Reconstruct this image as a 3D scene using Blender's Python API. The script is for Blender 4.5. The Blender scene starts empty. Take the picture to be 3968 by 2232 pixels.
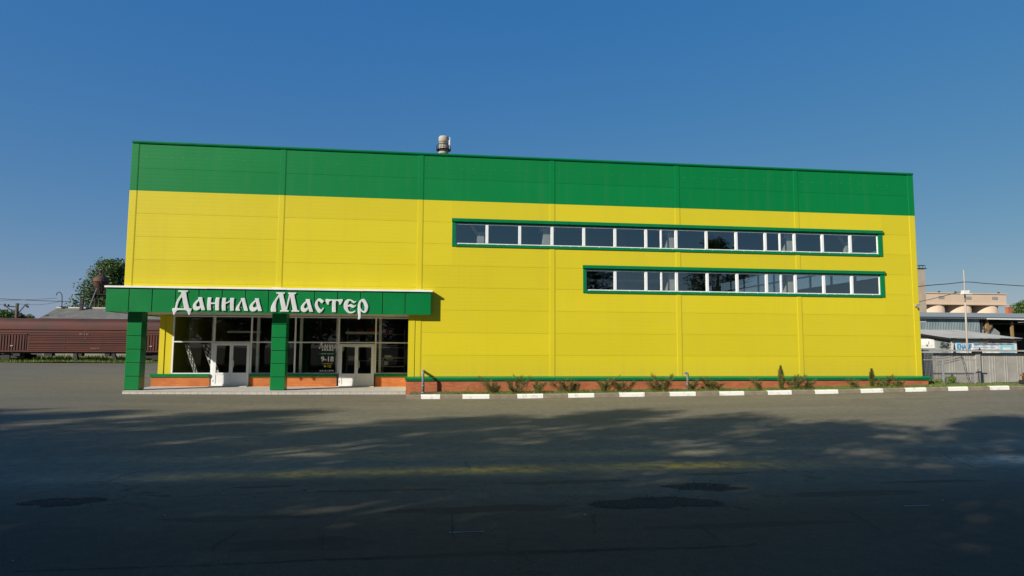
import bpy, bmesh, math, random
from mathutils import Vector, Matrix

random.seed(7)
scene = bpy.context.scene
col = scene.collection
rad = math.radians

# ------------------------------------------------------------------ camera
CAM = Vector((12.44555, -29.07757, 2.09795))
YAW, PITCH, ROLL, FPX = 0.12674, 0.0871, 0.00504, 2524.0
_f = Vector((math.sin(YAW) * math.cos(PITCH), math.cos(YAW) * math.cos(PITCH), math.sin(PITCH)))
_r0 = Vector((math.cos(YAW), -math.sin(YAW), 0))
_u0 = _r0.cross(_f)
_r = _r0 * math.cos(ROLL) + _u0 * math.sin(ROLL)
_u = -_r0 * math.sin(ROLL) + _u0 * math.cos(ROLL)
cd = bpy.data.cameras.new("camera")
cd.sensor_fit = 'HORIZONTAL'
cd.sensor_width = 36.0
cd.lens = FPX / 3968.0 * 36.0
cd.clip_start = 0.1
cd.clip_end = 5000
cam = bpy.data.objects.new("camera", cd)
cam.matrix_world = Matrix(((_r.x, _u.x, -_f.x, CAM.x), (_r.y, _u.y, -_f.y, CAM.y),
                           (_r.z, _u.z, -_f.z, CAM.z), (0, 0, 0, 1)))
col.objects.link(cam)
scene.camera = cam


def at(u, v, y):
    """world point at depth plane y seen at full-size photo pixel (u, v): used to read positions off the photo"""
    d = _r * ((u - 1984.0) / FPX) - _u * ((v - 1116.0) / FPX) + _f
    return CAM + d * ((y - CAM.y) / d.y)


# ------------------------------------------------------------------ sun and sky
SUN_TO = Vector((-1.48, -1.0, 0.93)).normalized()
EL = math.asin(SUN_TO.z)
AZ = math.atan2(SUN_TO.x, SUN_TO.y)
world = bpy.data.worlds.new("World")
scene.world = world
world.use_nodes = True
wn = world.node_tree
wn.nodes.clear()
sky = wn.nodes.new('ShaderNodeTexSky')
sky.sky_type = 'NISHITA'
sky.sun_disc = False
sky.sun_elevation = EL
sky.sun_rotation = AZ % (2 * math.pi)
sky.altitude = 100
sky.air_density = 1.0
sky.dust_density = 0.15
sky.ozone_density = 4.0
bg = wn.nodes.new('ShaderNodeBackground')
bg.inputs['Strength'].default_value = 0.10
wo = wn.nodes.new('ShaderNodeOutputWorld')
hs = wn.nodes.new('ShaderNodeHueSaturation')
hs.inputs['Saturation'].default_value = 1.3
wn.links.new(sky.outputs[0], hs.inputs['Color'])
# clear, slightly hazy morning: even out the steep horizon brightening of the sky model, channel by channel
sc_ = wn.nodes.new('ShaderNodeSeparateColor')
cc_ = wn.nodes.new('ShaderNodeCombineColor')
wn.links.new(hs.outputs[0], sc_.inputs[0])
for i_, (g_, a_) in enumerate(((.62, .86), (.48, 1.17), (.16, 2.66))):
    pw_ = wn.nodes.new('ShaderNodeMath'); pw_.operation = 'POWER'; pw_.inputs[1].default_value = g_
    ml_ = wn.nodes.new('ShaderNodeMath'); ml_.operation = 'MULTIPLY'; ml_.inputs[1].default_value = a_
    wn.links.new(sc_.outputs[i_], pw_.inputs[0]); wn.links.new(pw_.outputs[0], ml_.inputs[0]); wn.links.new(ml_.outputs[0], cc_.inputs[i_])
wn.links.new(cc_.outputs[0], bg.inputs[0])
wn.links.new(bg.outputs[0], wo.inputs[0])
sd = bpy.data.lights.new("sun", 'SUN')
sd.energy = 5.0
sd.angle = rad(0.55)
sd.color = (1.0, 0.93, 0.80)
sun = bpy.data.objects.new("sun", sd)
sun.rotation_euler = (-SUN_TO).to_track_quat('-Z', 'Y').to_euler()
sun.location = (0, -40, 60)
col.objects.link(sun)
scene.view_settings.view_transform = 'Standard'
scene.view_settings.look = 'None'
scene.view_settings.exposure = 0.35
scene.view_settings.gamma = 1.0
scene.render.engine = 'CYCLES'
scene.cycles.max_bounces = 8
scene.cycles.transparent_max_bounces = 12


# ------------------------------------------------------------------ helpers
class MB:
    """collects boxes, bars, tubes ... and links them as ONE mesh object"""

    def __init__(self):
        self.v, self.f, self.m, self.s = [], [], [], []

    def poly(self, pts, m=0, smooth=False):
        b = len(self.v)
        self.v += [tuple(p) for p in pts]
        self.f.append(tuple(range(b, b + len(pts))))
        self.m.append(m)
        self.s.append(smooth)

    def box(self, a, b, m=0):
        x0, x1 = sorted((a[0], b[0])); y0, y1 = sorted((a[1], b[1])); z0, z1 = sorted((a[2], b[2]))
        k = len(self.v)
        self.v += [(x0, y0, z0), (x1, y0, z0), (x1, y1, z0), (x0, y1, z0), (x0, y0, z1), (x1, y0, z1), (x1, y1, z1), (x0, y1, z1)]
        for q in ((0, 3, 2, 1), (4, 5, 6, 7), (0, 1, 5, 4), (1, 2, 6, 5), (2, 3, 7, 6), (3, 0, 4, 7)):
            self.f.append(tuple(k + i for i in q)); self.m.append(m); self.s.append(False)
        return self

    def tube(self, pts, r, n=8, m=0, cap=True, smooth=True):
        pts = [Vector(p) for p in pts]
        rs = r if isinstance(r, (list, tuple)) else [r] * len(pts)
        rings = []
        up = None
        for i, p in enumerate(pts):
            d = (pts[min(i + 1, len(pts) - 1)] - pts[max(i - 1, 0)]).normalized()
            if up is None:
                up = Vector((0, 0, 1)) if abs(d.z) < .9 else Vector((1, 0, 0))
            a = d.cross(up)
            if a.length < 1e-6:
                a = d.cross(Vector((0, 1, 0)))
            a.normalize(); b = a.cross(d).normalized(); up = b
            k = len(self.v)
            for j in range(n):
                t = 2 * math.pi * j / n
                self.v.append(tuple(p + (a * math.cos(t) + b * math.sin(t)) * rs[i]))
            rings.append(k)
        for i in range(len(pts) - 1):
            for j in range(n):
                self.f.append((rings[i] + j, rings[i] + (j + 1) % n, rings[i + 1] + (j + 1) % n, rings[i + 1] + j))
                self.m.append(m); self.s.append(smooth)
        if cap:
            self.f.append(tuple(rings[0] + j for j in range(n))[::-1]); self.m.append(m); self.s.append(False)
            self.f.append(tuple(rings[-1] + j for j in range(n))); self.m.append(m); self.s.append(False)
        return self

    def lathe(self, c, prof, n=24, m=0, smooth=True):
        k = len(self.v)
        for (r, z) in prof:
            for j in range(n):
                t = 2 * math.pi * j / n
                self.v.append((c[0] + r * math.cos(t), c[1] + r * math.sin(t), c[2] + z))
        for i in range(len(prof) - 1):
            for j in range(n):
                a = k + i * n
                self.f.append((a + j, a + (j + 1) % n, a + n + (j + 1) % n, a + n + j)); self.m.append(m); self.s.append(smooth)
        self.f.append(tuple(k + j for j in range(n))[::-1]); self.m.append(m); self.s.append(False)
        a = k + (len(prof) - 1) * n
        self.f.append(tuple(a + j for j in range(n))); self.m.append(m); self.s.append(False)
        return self

    def bar(self, p, q, w, h, m=0):
        """rectangular bar from p to q"""
        p, q = Vector(p), Vector(q)
        d = (q - p).normalized()
        up = Vector((0, 0, 1)) if abs(d.z) < .95 else Vector((0, 1, 0))
        a = d.cross(up).normalized() * (w / 2); b = a.cross(d).normalized() * (h / 2)
        k = len(self.v)
        for c in (p, q):
            for s, t in ((-1, -1), (1, -1), (1, 1), (-1, 1)):
                self.v.append(tuple(c + a * s + b * t))
        for qd in ((0, 1, 2, 3), (7, 6, 5, 4), (0, 4, 5, 1), (1, 5, 6, 2), (2, 6, 7, 3), (3, 7, 4, 0)):
            self.f.append(tuple(k + i for i in qd)); self.m.append(m); self.s.append(False)
        return self

    def build(self, name, mats, parent=None, bevel=0.0, loc=None):
        me = bpy.data.meshes.new(name)
        me.from_pydata(self.v, [], self.f)
        if not isinstance(mats, (list, tuple)):
            mats = [mats]
        for m in mats:
            me.materials.append(m)
        me.polygons.foreach_set('material_index', self.m)
        me.polygons.foreach_set('use_smooth', self.s)
        me.update()
        o = bpy.data.objects.new(name, me)
        col.objects.link(o)
        if parent:
            o.parent = parent
            o.matrix_parent_inverse = parent_mat(parent).inverted()
        if bevel:
            md = o.modifiers.new('bevel', 'BEVEL')
            md.width = bevel; md.segments = 2; md.limit_method = 'ANGLE'
        return o


def parent_mat(o):
    m = Matrix.LocRotScale(o.location, o.rotation_euler, o.scale)
    return (parent_mat(o.parent) @ o.matrix_parent_inverse @ m) if o.parent else m


def tag(o, label=None, cat=None, group=None, kind=None):
    if label: o['label'] = label
    if cat: o['category'] = cat
    if group: o['group'] = group
    if kind: o['kind'] = kind
    return o


def thing(name, label, cat, loc=(0, 0, 0), group=None, rz=0.0):
    o = bpy.data.objects.new(name, None)
    o.empty_display_size = .3
    o.location = loc
    o.rotation_euler = (0, 0, rz)
    col.objects.link(o)
    return tag(o, label, cat, group)


def copy_tree(o, parent=None):
    c = o.copy()
    col.objects.link(c)
    if parent:
        c.parent = parent
        c.matrix_parent_inverse = o.matrix_parent_inverse.copy()
    for ch in list(o.children):
        copy_tree(ch, c)
    return c


# ------------------------------------------------------------------ materials
def nt(name):
    m = bpy.data.materials.new(name)
    m.use_nodes = True
    t = m.node_tree
    return m, t, t.nodes['Principled BSDF']


def N(t, kind, **kw):
    n = t.nodes.new(kind)
    for k, v in kw.items():
        if k in n.inputs:
            n.inputs[k].default_value = v
        else:
            setattr(n, k, v)
    return n


def mat(name, c, rough=.5, c2=None, scale=3.0, detail=6.0, bump=0.0, bscale=None, metal=0.0, spec=.5, stretch=None, lo=.35, hi=.65):
    """painted / plain surface: two base colours mixed by noise, roughness variation and bump"""
    m, t, b = nt(name)
    b.inputs['Roughness'].default_value = rough
    b.inputs['Metallic'].default_value = metal
    b.inputs['Specular IOR Level'].default_value = spec
    tc = N(t, 'ShaderNodeTexCoord')
    mp = N(t, 'ShaderNodeMapping')
    if stretch:
        mp.inputs['Scale'].default_value = stretch
    t.links.new(tc.outputs['Object'], mp.inputs[0])
    no = N(t, 'ShaderNodeTexNoise', Scale=scale, Detail=detail, Roughness=.6)
    t.links.new(mp.outputs[0], no.inputs['Vector'])
    rp = N(t, 'ShaderNodeValToRGB')
    rp.color_ramp.elements[0].position = lo
    rp.color_ramp.elements[1].position = hi
    c2 = c2 or tuple(x * .86 for x in c)
    rp.color_ramp.elements[0].color = (*c2, 1)
    rp.color_ramp.elements[1].color = (*c, 1)
    t.links.new(no.outputs[0], rp.inputs[0])
    t.links.new(rp.outputs[0], b.inputs['Base Color'])
    mr = N(t, 'ShaderNodeMapRange')
    mr.inputs['To Min'].default_value = max(.02, rough - .1)
    mr.inputs['To Max'].default_value = min(1, rough + .1)
    t.links.new(no.outputs[0], mr.inputs[0])
    t.links.new(mr.outputs[0], b.inputs['Roughness'])
    if bump:
        n2 = N(t, 'ShaderNodeTexNoise', Scale=bscale or scale * 6, Detail=4.0)
        t.links.new(mp.outputs[0], n2.inputs['Vector'])
        bp = N(t, 'ShaderNodeBump', Strength=bump, Distance=.02)
        t.links.new(n2.outputs[0], bp.inputs['Height'])
        t.links.new(bp.outputs[0], b.inputs['Normal'])
    return m


def panel_mat(name, c, c2, rough=.42, spec=.4):
    """profiled sandwich panel: fine horizontal ribs, faint dirt"""
    m = mat(name, c, rough, c2, scale=.35, detail=8, lo=.25, hi=.75, spec=spec)
    t = m.node_tree
    b = t.nodes['Principled BSDF']
    # rain streaks and road dust splashed onto the lowest panels
    tc0 = N(t, 'ShaderNodeTexCoord')
    mp0 = N(t, 'ShaderNodeMapping'); mp0.inputs['Scale'].default_value = (2.6, 2.6, .10)
    t.links.new(tc0.outputs['Object'], mp0.inputs[0])
    ns = N(t, 'ShaderNodeTexNoise', Scale=1.0, Detail=9.0, Roughness=.65)
    t.links.new(mp0.outputs[0], ns.inputs['Vector'])
    rs_ = N(t, 'ShaderNodeMapRange')
    rs_.inputs['From Min'].default_value = .52; rs_.inputs['From Max'].default_value = .75
    rs_.inputs['To Max'].default_value = .07
    t.links.new(ns.outputs[0], rs_.inputs[0])
    sz = N(t, 'ShaderNodeSeparateXYZ'); t.links.new(tc0.outputs['Object'], sz.inputs[0])
    dz = N(t, 'ShaderNodeMapRange', interpolation_type='SMOOTHSTEP')
    dz.inputs['From Min'].default_value = .6; dz.inputs['From Max'].default_value = 1.7
    dz.inputs['To Min'].default_value = .20; dz.inputs['To Max'].default_value = 0
    t.links.new(sz.outputs['Z'], dz.inputs[0])
    dm = N(t, 'ShaderNodeMath', operation='MULTIPLY'); t.links.new(dz.outputs[0], dm.inputs[0]); t.links.new(ns.outputs[0], dm.inputs[1])
    da = N(t, 'ShaderNodeMath', operation='ADD'); t.links.new(rs_.outputs[0], da.inputs[0]); t.links.new(dm.outputs[0], da.inputs[1])
    src0 = b.inputs['Base Color'].links[0].from_socket
    gi = N(t, 'ShaderNodeNewGeometry')       # each panel comes from a slightly different coil
    gr_ = N(t, 'ShaderNodeMapRange'); gr_.inputs['To Min'].default_value = .955; gr_.inputs['To Max'].default_value = 1.03
    t.links.new(gi.outputs['Random Per Island'], gr_.inputs[0])
    gm = N(t, 'ShaderNodeMix', data_type='RGBA', blend_type='MULTIPLY'); gm.inputs[0].default_value = 1
    t.links.new(src0, gm.inputs[6]); t.links.new(gr_.outputs[0], gm.inputs[7])
    src = gm.outputs[2]
    dx = N(t, 'ShaderNodeMix', data_type='RGBA')
    dx.inputs[7].default_value = (.20, .17, .12, 1)
    t.links.new(da.outputs[0], dx.inputs[0]); t.links.new(src, dx.inputs[6]); t.links.new(dx.outputs[2], b.inputs['Base Color'])
    tc = N(t, 'ShaderNodeTexCoord')
    w = N(t, 'ShaderNodeTexWave', Scale=1.9, Distortion=0.0)
    w.bands_direction = 'Z'
    t.links.new(tc.outputs['Object'], w.inputs['Vector'])
    no = N(t, 'ShaderNodeTexNoise', Scale=1.2, Detail=3.0)
    t.links.new(tc.outputs['Object'], no.inputs['Vector'])
    ma = N(t, 'ShaderNodeMath', operation='MULTIPLY')
    ma.inputs[1].default_value = .25
    t.links.new(w.outputs['Fac'], ma.inputs[0])
    ad = N(t, 'ShaderNodeMath', operation='ADD')
    t.links.new(ma.outputs[0], ad.inputs[0])
    t.links.new(no.outputs[0], ad.inputs[1])
    bp = N(t, 'ShaderNodeBump', Strength=.14, Distance=.02)
    t.links.new(ad.outputs[0], bp.inputs['Height'])
    t.links.new(bp.outputs[0], b.inputs['Normal'])
    return m


def brick_mat(name, c1, c2, mortar):
    m, t, b = nt(name)
    b.inputs['Roughness'].default_value = .85
    tc = N(t, 'ShaderNodeTexCoord')
    sp = N(t, 'ShaderNodeSeparateXYZ')
    cb = N(t, 'ShaderNodeCombineXYZ')
    t.links.new(tc.outputs['Object'], sp.inputs[0])
    ad = N(t, 'ShaderNodeMath', operation='ADD')
    t.links.new(sp.outputs['X'], ad.inputs[0]); t.links.new(sp.outputs['Y'], ad.inputs[1])
    t.links.new(ad.outputs[0], cb.inputs['X']); t.links.new(sp.outputs['Z'], cb.inputs['Y'])
    br = N(t, 'ShaderNodeTexBrick', Scale=1.0)
    br.inputs['Brick Width'].default_value = .26
    br.inputs['Row Height'].default_value = .077
    br.inputs['Mortar Size'].default_value = .006
    br.inputs['Mortar Smooth'].default_value = .2
    br.inputs['Color1'].default_value = (*c1, 1)
    br.inputs['Color2'].default_value = (*c2, 1)
    br.inputs['Mortar'].default_value = (*mortar, 1)
    t.links.new(cb.outputs[0], br.inputs['Vector'])
    no = N(t, 'ShaderNodeTexNoise', Scale=1.3, Detail=6.0)
    t.links.new(tc.outputs['Object'], no.inputs['Vector'])
    mx = N(t, 'ShaderNodeMix', data_type='RGBA', blend_type='MULTIPLY')
    rp = N(t, 'ShaderNodeValToRGB')
    rp.color_ramp.elements[0].position = .3; rp.color_ramp.elements[0].color = (.78, .74, .72, 1)
    rp.color_ramp.elements[1].position = .6; rp.color_ramp.elements[1].color = (1, 1, 1, 1)
    t.links.new(no.outputs[0], rp.inputs[0])
    mx.inputs[0].default_value = 1
    t.links.new(br.outputs['Color'], mx.inputs[6]); t.links.new(rp.outputs[0], mx.inputs[7])
    t.links.new(mx.outputs[2], b.inputs['Base Color'])
    bp = N(t, 'ShaderNodeBump', Strength=.5, Distance=.01, invert=True)
    t.links.new(br.outputs['Fac'], bp.inputs['Height'])
    t.links.new(bp.outputs[0], b.inputs['Normal'])
    return m


def glass_mat(name, tint, refl=1.7):
    m = bpy.data.materials.new(name)
    m.use_nodes = True
    t = m.node_tree
    t.nodes.clear()
    tr = N(t, 'ShaderNodeBsdfTransparent'); tr.inputs[0].default_value = (*tint, 1)
    gl = N(t, 'ShaderNodeBsdfGlossy', Roughness=0.0)
    gl.inputs[0].default_value = (.98, 1, .90, 1)
    fr = N(t, 'ShaderNodeFresnel', IOR=1.52)
    # one thin sheet: the same index from both faces
    ge = N(t, 'ShaderNodeNewGeometry')
    io = N(t, 'ShaderNodeMapRange'); io.inputs['To Min'].default_value = 1.52; io.inputs['To Max'].default_value = 1 / 1.52
    t.links.new(ge.outputs['Backfacing'], io.inputs[0]); t.links.new(io.outputs[0], fr.inputs['IOR'])
    # slight waviness of the panes
    tc = N(t, 'ShaderNodeTexCoord')
    no = N(t, 'ShaderNodeTexNoise', Scale=.9, Detail=1.0)
    t.links.new(tc.outputs['Object'], no.inputs['Vector'])
    bp = N(t, 'ShaderNodeBump', Strength=.05, Distance=.02)
    t.links.new(no.outputs[0], bp.inputs['Height'])
    t.links.new(bp.outputs[0], gl.inputs['Normal'])
    mu = N(t, 'ShaderNodeMath', operation='MULTIPLY'); mu.inputs[1].default_value = refl
    t.links.new(fr.outputs[0], mu.inputs[0])
    mx = N(t, 'ShaderNodeMixShader')
    out = N(t, 'ShaderNodeOutputMaterial')
    t.links.new(mu.outputs[0], mx.inputs[0]); t.links.new(tr.outputs[0], mx.inputs[1]); t.links.new(gl.outputs[0], mx.inputs[2])
    t.links.new(mx.outputs[0], out.inputs[0])
    return m


def leaf_mat(name, c1, c2, scale=.8):
    m, t, b = nt(name)
    b.inputs['Roughness'].default_value = .55
    b.inputs['Specular IOR Level'].default_value = .3
    tc = N(t, 'ShaderNodeTexCoord')
    no = N(t, 'ShaderNodeTexNoise', Scale=scale, Detail=3.0)
    t.links.new(tc.outputs['Object'], no.inputs['Vector'])
    gi = N(t, 'ShaderNodeNewGeometry')
    ad = N(t, 'ShaderNodeMath', operation='ADD')
    mu = N(t, 'ShaderNodeMath', operation='MULTIPLY'); mu.inputs[1].default_value = .45
    t.links.new(gi.outputs['Random Per Island'], mu.inputs[0])
    t.links.new(no.outputs[0], ad.inputs[0]); t.links.new(mu.outputs[0], ad.inputs[1])
    rp = N(t, 'ShaderNodeValToRGB')
    rp.color_ramp.elements[0].position = .4; rp.color_ramp.elements[0].color = (*c1, 1)
    rp.color_ramp.elements[1].position = .95; rp.color_ramp.elements[1].color = (*c2, 1)
    t.links.new(ad.outputs[0], rp.inputs[0])
    t.links.new(rp.outputs[0], b.inputs['Base Color'])
    tl = N(t, 'ShaderNodeBsdfTranslucent')
    t.links.new(rp.outputs[0], tl.inputs[0])
    mx = N(t, 'ShaderNodeMixShader'); mx.inputs[0].default_value = .25
    out = t.nodes['Material Output']
    t.links.new(b.outputs[0], mx.inputs[1]); t.links.new(tl.outputs[0], mx.inputs[2]); t.links.new(mx.outputs[0], out.inputs[0])
    return m


def corrugated_mat(name, c, c2, freq, axis='X', rough=.6, metal=0.0, bump=1.0):
    m = mat(name, c, rough, c2, scale=.9, detail=8, metal=metal, stretch=(1, 1, .35) if axis == 'X' else None)
    t = m.node_tree
    b = t.nodes['Principled BSDF']
    tc = N(t, 'ShaderNodeTexCoord')
    w = N(t, 'ShaderNodeTexWave', Scale=freq, Distortion=0.0)
    w.bands_direction = axis
    t.links.new(tc.outputs['Object'], w.inputs['Vector'])
    bp = N(t, 'ShaderNodeBump', Strength=bump, Distance=.03)
    t.links.new(w.outputs['Fac'], bp.inputs['Height'])
    t.links.new(bp.outputs[0], b.inputs['Normal'])
    return m


PATCHES = [(13.3, -20.3, 1.35, .20, .62), (10.2, -20.45, 1.0, .14, .72), (11.9, -19.05, 1.2, .11, .66), (14.7, -18.75, 1.1, .15, .72), (18.7, -19.95, 1.25, .18, .75),
           (9.9, -18.6, .55, .08, .6), (17.3, -18.35, .55, .13, .6), (13.4, -22.15, 1.7, .09, .62), (20.6, -19.3, 1.0, .10, .75), (16.2, -21.4, 1.5, .12, .8), (11.0, -21.6, .9, .25, .85)]


def asphalt_mat():
    m, t, b = nt('asphalt')
    L = t.links.new
    tc = N(t, 'ShaderNodeTexCoord')
    OC = tc.outputs['Object']
    sp = N(t, 'ShaderNodeSeparateXYZ'); L(OC, sp.inputs[0])

    def noise(scale, detail=4.0, rough=.6, stretch=None):
        n = N(t, 'ShaderNodeTexNoise', Scale=scale, Detail=detail, Roughness=rough)
        if stretch:
            mp = N(t, 'ShaderNodeMapping'); mp.inputs['Scale'].default_value = stretch
            L(OC, mp.inputs[0]); L(mp.outputs[0], n.inputs['Vector'])
        else:
            L(OC, n.inputs['Vector'])
        return n

    def rng(src, a, b_, c, d, smooth=False):
        r = N(t, 'ShaderNodeMapRange')
        if smooth: r.interpolation_type = 'SMOOTHSTEP'
        for k, v in zip(('From Min', 'From Max', 'To Min', 'To Max'), (a, b_, c, d)):
            r.inputs[k].default_value = v
        L(src, r.inputs[0])
        return r.outputs[0]

    def math_(op, a, b_=None, c=None):
        n = N(t, 'ShaderNodeMath', operation=op)
        for i, x in enumerate((a, b_, c)):
            if x is None: continue
            if isinstance(x, (int, float)): n.inputs[i].default_value = x
            else: L(x, n.inputs[i])
        return n.outputs[0]

    def mul(c1, f):
        mx = N(t, 'ShaderNodeMix', data_type='RGBA', blend_type='MULTIPLY'); mx.inputs[0].default_value = 1
        L(c1, mx.inputs[6]); L(f, mx.inputs[7])
        return mx.outputs[2]

    n1 = noise(1.0, 8.0, .6, (.10, .45, 1))
    r1 = N(t, 'ShaderNodeValToRGB')
    r1.color_ramp.elements[0].position = .3; r1.color_ramp.elements[0].color = (.146, .129, .086, 1)
    r1.color_ramp.elements[1].position = .72; r1.color_ramp.elements[1].color = (.200, .178, .118, 1)
    L(n1.outputs[0], r1.inputs[0])
    c = r1.outputs[0]
    grain = noise(55.0, 3.0)
    c = mul(c, rng(grain.outputs[0], .3, .7, .62, 1.3))
    mid = noise(5.0, 9.0, .7)
    c = mul(c, rng(mid.outputs[0], .3, .7, .70, 1.20))
    c = mul(c, rng(noise(.8, 7.0, .65, (.45, 1.3, 1)).outputs[0], .56, .70, 1.0, .80))      # oil and tyre stains
    c = mul(c, rng(noise(.5, 6.0, .6, (.25, 1.6, 1)).outputs[0], .56, .68, 1.0, 1.13))      # pale dust streaks
    # pale stone chips pressed into the surface
    vs = N(t, 'ShaderNodeTexVoronoi', Scale=26.0); L(OC, vs.inputs['Vector'])
    chips = rng(vs.outputs['Distance'], .10, .16, 1.55, 1.0)
    c = mul(c, chips)
    # tree shade deepened in the base colour of the carriageway nearer the camera
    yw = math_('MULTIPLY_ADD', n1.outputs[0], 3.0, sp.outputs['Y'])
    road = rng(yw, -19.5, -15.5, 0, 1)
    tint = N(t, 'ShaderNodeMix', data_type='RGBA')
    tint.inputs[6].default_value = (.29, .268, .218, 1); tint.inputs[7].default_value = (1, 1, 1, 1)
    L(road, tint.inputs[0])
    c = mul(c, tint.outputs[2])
    c = mul(c, rng(sp.outputs['X'], -2, 13, .80, 1.0, True))  # base colour darker towards the left
    # worn patches with ragged edges
    wob = noise(1.6, 9.0, .68, (1, 2.6, 1))
    for (px, py, rx, ry, dark) in PATCHES:
        dx = math_('MULTIPLY', math_('SUBTRACT', sp.outputs['X'], px), 1 / rx)
        dy = math_('MULTIPLY', math_('SUBTRACT', sp.outputs['Y'], py), 1 / ry)
        d = math_('ADD', math_('POWER', dx, 2), math_('POWER', dy, 2))
        d = math_('MULTIPLY_ADD', math_('SUBTRACT', wob.outputs[0], .5), 4.5, d)
        c = mul(c, rng(d, .75, 1.0, dark * .66, 1.0))
    # cracks, mostly in the old carriageway
    nd = noise(2.5, 6.0, .6, (.16, .42, 1))
    mp3 = N(t, 'ShaderNodeMapping'); mp3.inputs['Scale'].default_value = (.20, .34, 1); L(OC, mp3.inputs[0])
    va = N(t, 'ShaderNodeVectorMath', operation='MULTIPLY_ADD'); va.inputs[1].default_value = (.6, .6, 0)
    L(nd.outputs['Color'], va.inputs[0]); L(mp3.outputs[0], va.inputs[2])
    vo = N(t, 'ShaderNodeTexVoronoi', feature='DISTANCE_TO_EDGE', Scale=.9); L(va.outputs[0], vo.inputs['Vector'])
    gate = math_('MULTIPLY', rng(sp.outputs['Y'], -16, -12, 1, .15), rng(noise(.35).outputs[0], .42, .58, 0, 1))
    crack = rng(vo.outputs['Distance'], 0, .0065, .72, 0)
    c = mul(c, math_('SUBTRACT', 1.0, math_('MULTIPLY', crack, gate)))
    L(c, b.inputs['Base Color'])

    # wheel tracks polished by traffic
    def band(yc, w):
        s = math_('ABSOLUTE', math_('SUBTRACT', math_('MULTIPLY_ADD', n1.outputs[0], .9, sp.outputs['Y']), yc))
        return rng(s, 0, w, 1, 0, True)
    ad = math_('MAXIMUM', band(-17.2, .8), math_('MULTIPLY', band(-15.5, .7), .45))
    ad = math_('MULTIPLY', ad, rng(noise(.22, 5.0).outputs[0], .32, .60, 0, 1))
    ad = math_('MULTIPLY', ad, rng(mid.outputs[0], .3, .6, .45, 1))
    L(rng(ad, 0, 1, .78, .28), b.inputs['Roughness'])
    b.inputs['Specular IOR Level'].default_value = .4
    bp = N(t, 'ShaderNodeBump', Distance=.014)
    L(rng(ad, 0, 1, .55, .10), bp.inputs['Strength'])
    L(math_('ADD', grain.outputs[0], mid.outputs[0]), bp.inputs['Height'])
    L(bp.outputs[0], b.inputs['Normal'])
    return m


M = {}
M['yellow'] = panel_mat('yellow_panel', (.635, .528, .016), (.605, .502, .015))
M['green'] = panel_mat('green_panel', (.0005, .190, .044), (.0005, .174, .040), .5, .22)
M['green_trim'] = mat('green_sheet_metal', (.001, .18, .05), .27, (.001, .155, .044), scale=1.2)
M['fascia'] = mat('green_composite', (.001, .18, .042), .33, (.001, .165, .038), scale=.8, bump=.04, bscale=2.5)
M['joint'] = mat('dark_joint', (.01, .02, .015), .7)
M['white_metal'] = mat('white_sheet_metal', (.82, .82, .80), .4, (.74, .74, .72), scale=2)
M['pvc'] = mat('white_plastic_frame', (.80, .80, .80), .35, (.74, .75, .76), scale=3)
M['soffit'] = mat('white_soffit_panel', (.62, .61, .56), .6, (.55, .54, .5), scale=2)
M['brick'] = brick_mat('orange_brick', (.58, .165, .028), (.50, .125, .022), (.34, .18, .09))
M['brick_old'] = brick_mat('weathered_brick', (.50, .135, .040), (.38, .090, .028), (.32, .19, .12))
M['glass'] = glass_mat('window_glass', (.82, .86, .84), 4.8)
M['shopglass'] = glass_mat('shop_glass', (.80, .82, .80), 1.5)
M['inside'] = mat('interior_wall', (.16, .16, .15), .9, (.12, .12, .115), scale=1)
M['ceiling'] = mat('interior_ceiling', (.10, .105, .11), .9, scale=1)
M['concrete'] = mat('concrete', (.36, .34, .30), .9, (.27, .255, .225), scale=1.5, detail=10, bump=.3, bscale=18)
M['concrete_col'] = mat('concrete_column', (.55, .54, .50), .9, (.45, .44, .41), scale=3, detail=8)
M['tile'] = mat('paving_tile', (.52, .49, .44), .7, (.45, .42, .37), scale=4, detail=8)
M['kerb_white'] = mat('white_kerb_paint', (.78, .76, .69), .7, (.50, .47, .41), scale=6, detail=12, lo=.30, hi=.46, bump=.2, bscale=25)
M['kerb_grey'] = mat('grey_kerb_concrete', (.25, .205, .145), .9, (.18, .15, .105), scale=4, detail=10, bump=.3, bscale=25)
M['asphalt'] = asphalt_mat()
M['soil'] = mat('soil', (.12, .10, .06), .95, (.07, .075, .03), scale=3, detail=8, bump=.6, bscale=14)
M['patch'] = mat('dark_asphalt_patch', (.058, .056, .052), .85, (.038, .037, .036), scale=5, detail=10, bump=.5, bscale=30)
M['hole'] = mat('pothole_rubble', (.040, .028, .018), .95, (.008, .006, .005), scale=9, detail=12, bump=1.0, bscale=22)
M['paint_worn'] = mat('worn_white_road_paint', (.5, .49, .45), .8, (.2, .19, .17), scale=6, detail=10)
M['pipe'] = mat('grey_plastic_pipe', (.21, .215, .22), .45, scale=6)
M['grass'] = leaf_mat('grass_blades', (.07, .13, .016), (.19, .25, .045), 1.5)
M['juniper'] = leaf_mat('juniper_needles', (.060, .072, .018), (.17, .17, .05), 4)
M['thuja'] = leaf_mat('thuja_foliage', (.08, .09, .02), (.24, .22, .06), 5)
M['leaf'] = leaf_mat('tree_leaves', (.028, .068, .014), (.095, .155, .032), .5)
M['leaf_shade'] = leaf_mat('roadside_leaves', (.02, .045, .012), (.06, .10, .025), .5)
M['bark'] = mat('bark', (.11, .085, .06), .9, (.06, .045, .035), scale=6, bump=.6)
M['wagon'] = mat('rusty_brown_wagon_paint', (.098, .022, .013), .75, (.060, .016, .011), scale=.9, detail=10, stretch=(.6, 1, 1.2), bump=.1)
M['wagon_roof'] = mat('rusty_wagon_roof', (.092, .022, .014), .75, (.042, .014, .011), scale=.8, detail=10, stretch=(.45, 1, 1.4), bump=.1)
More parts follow.
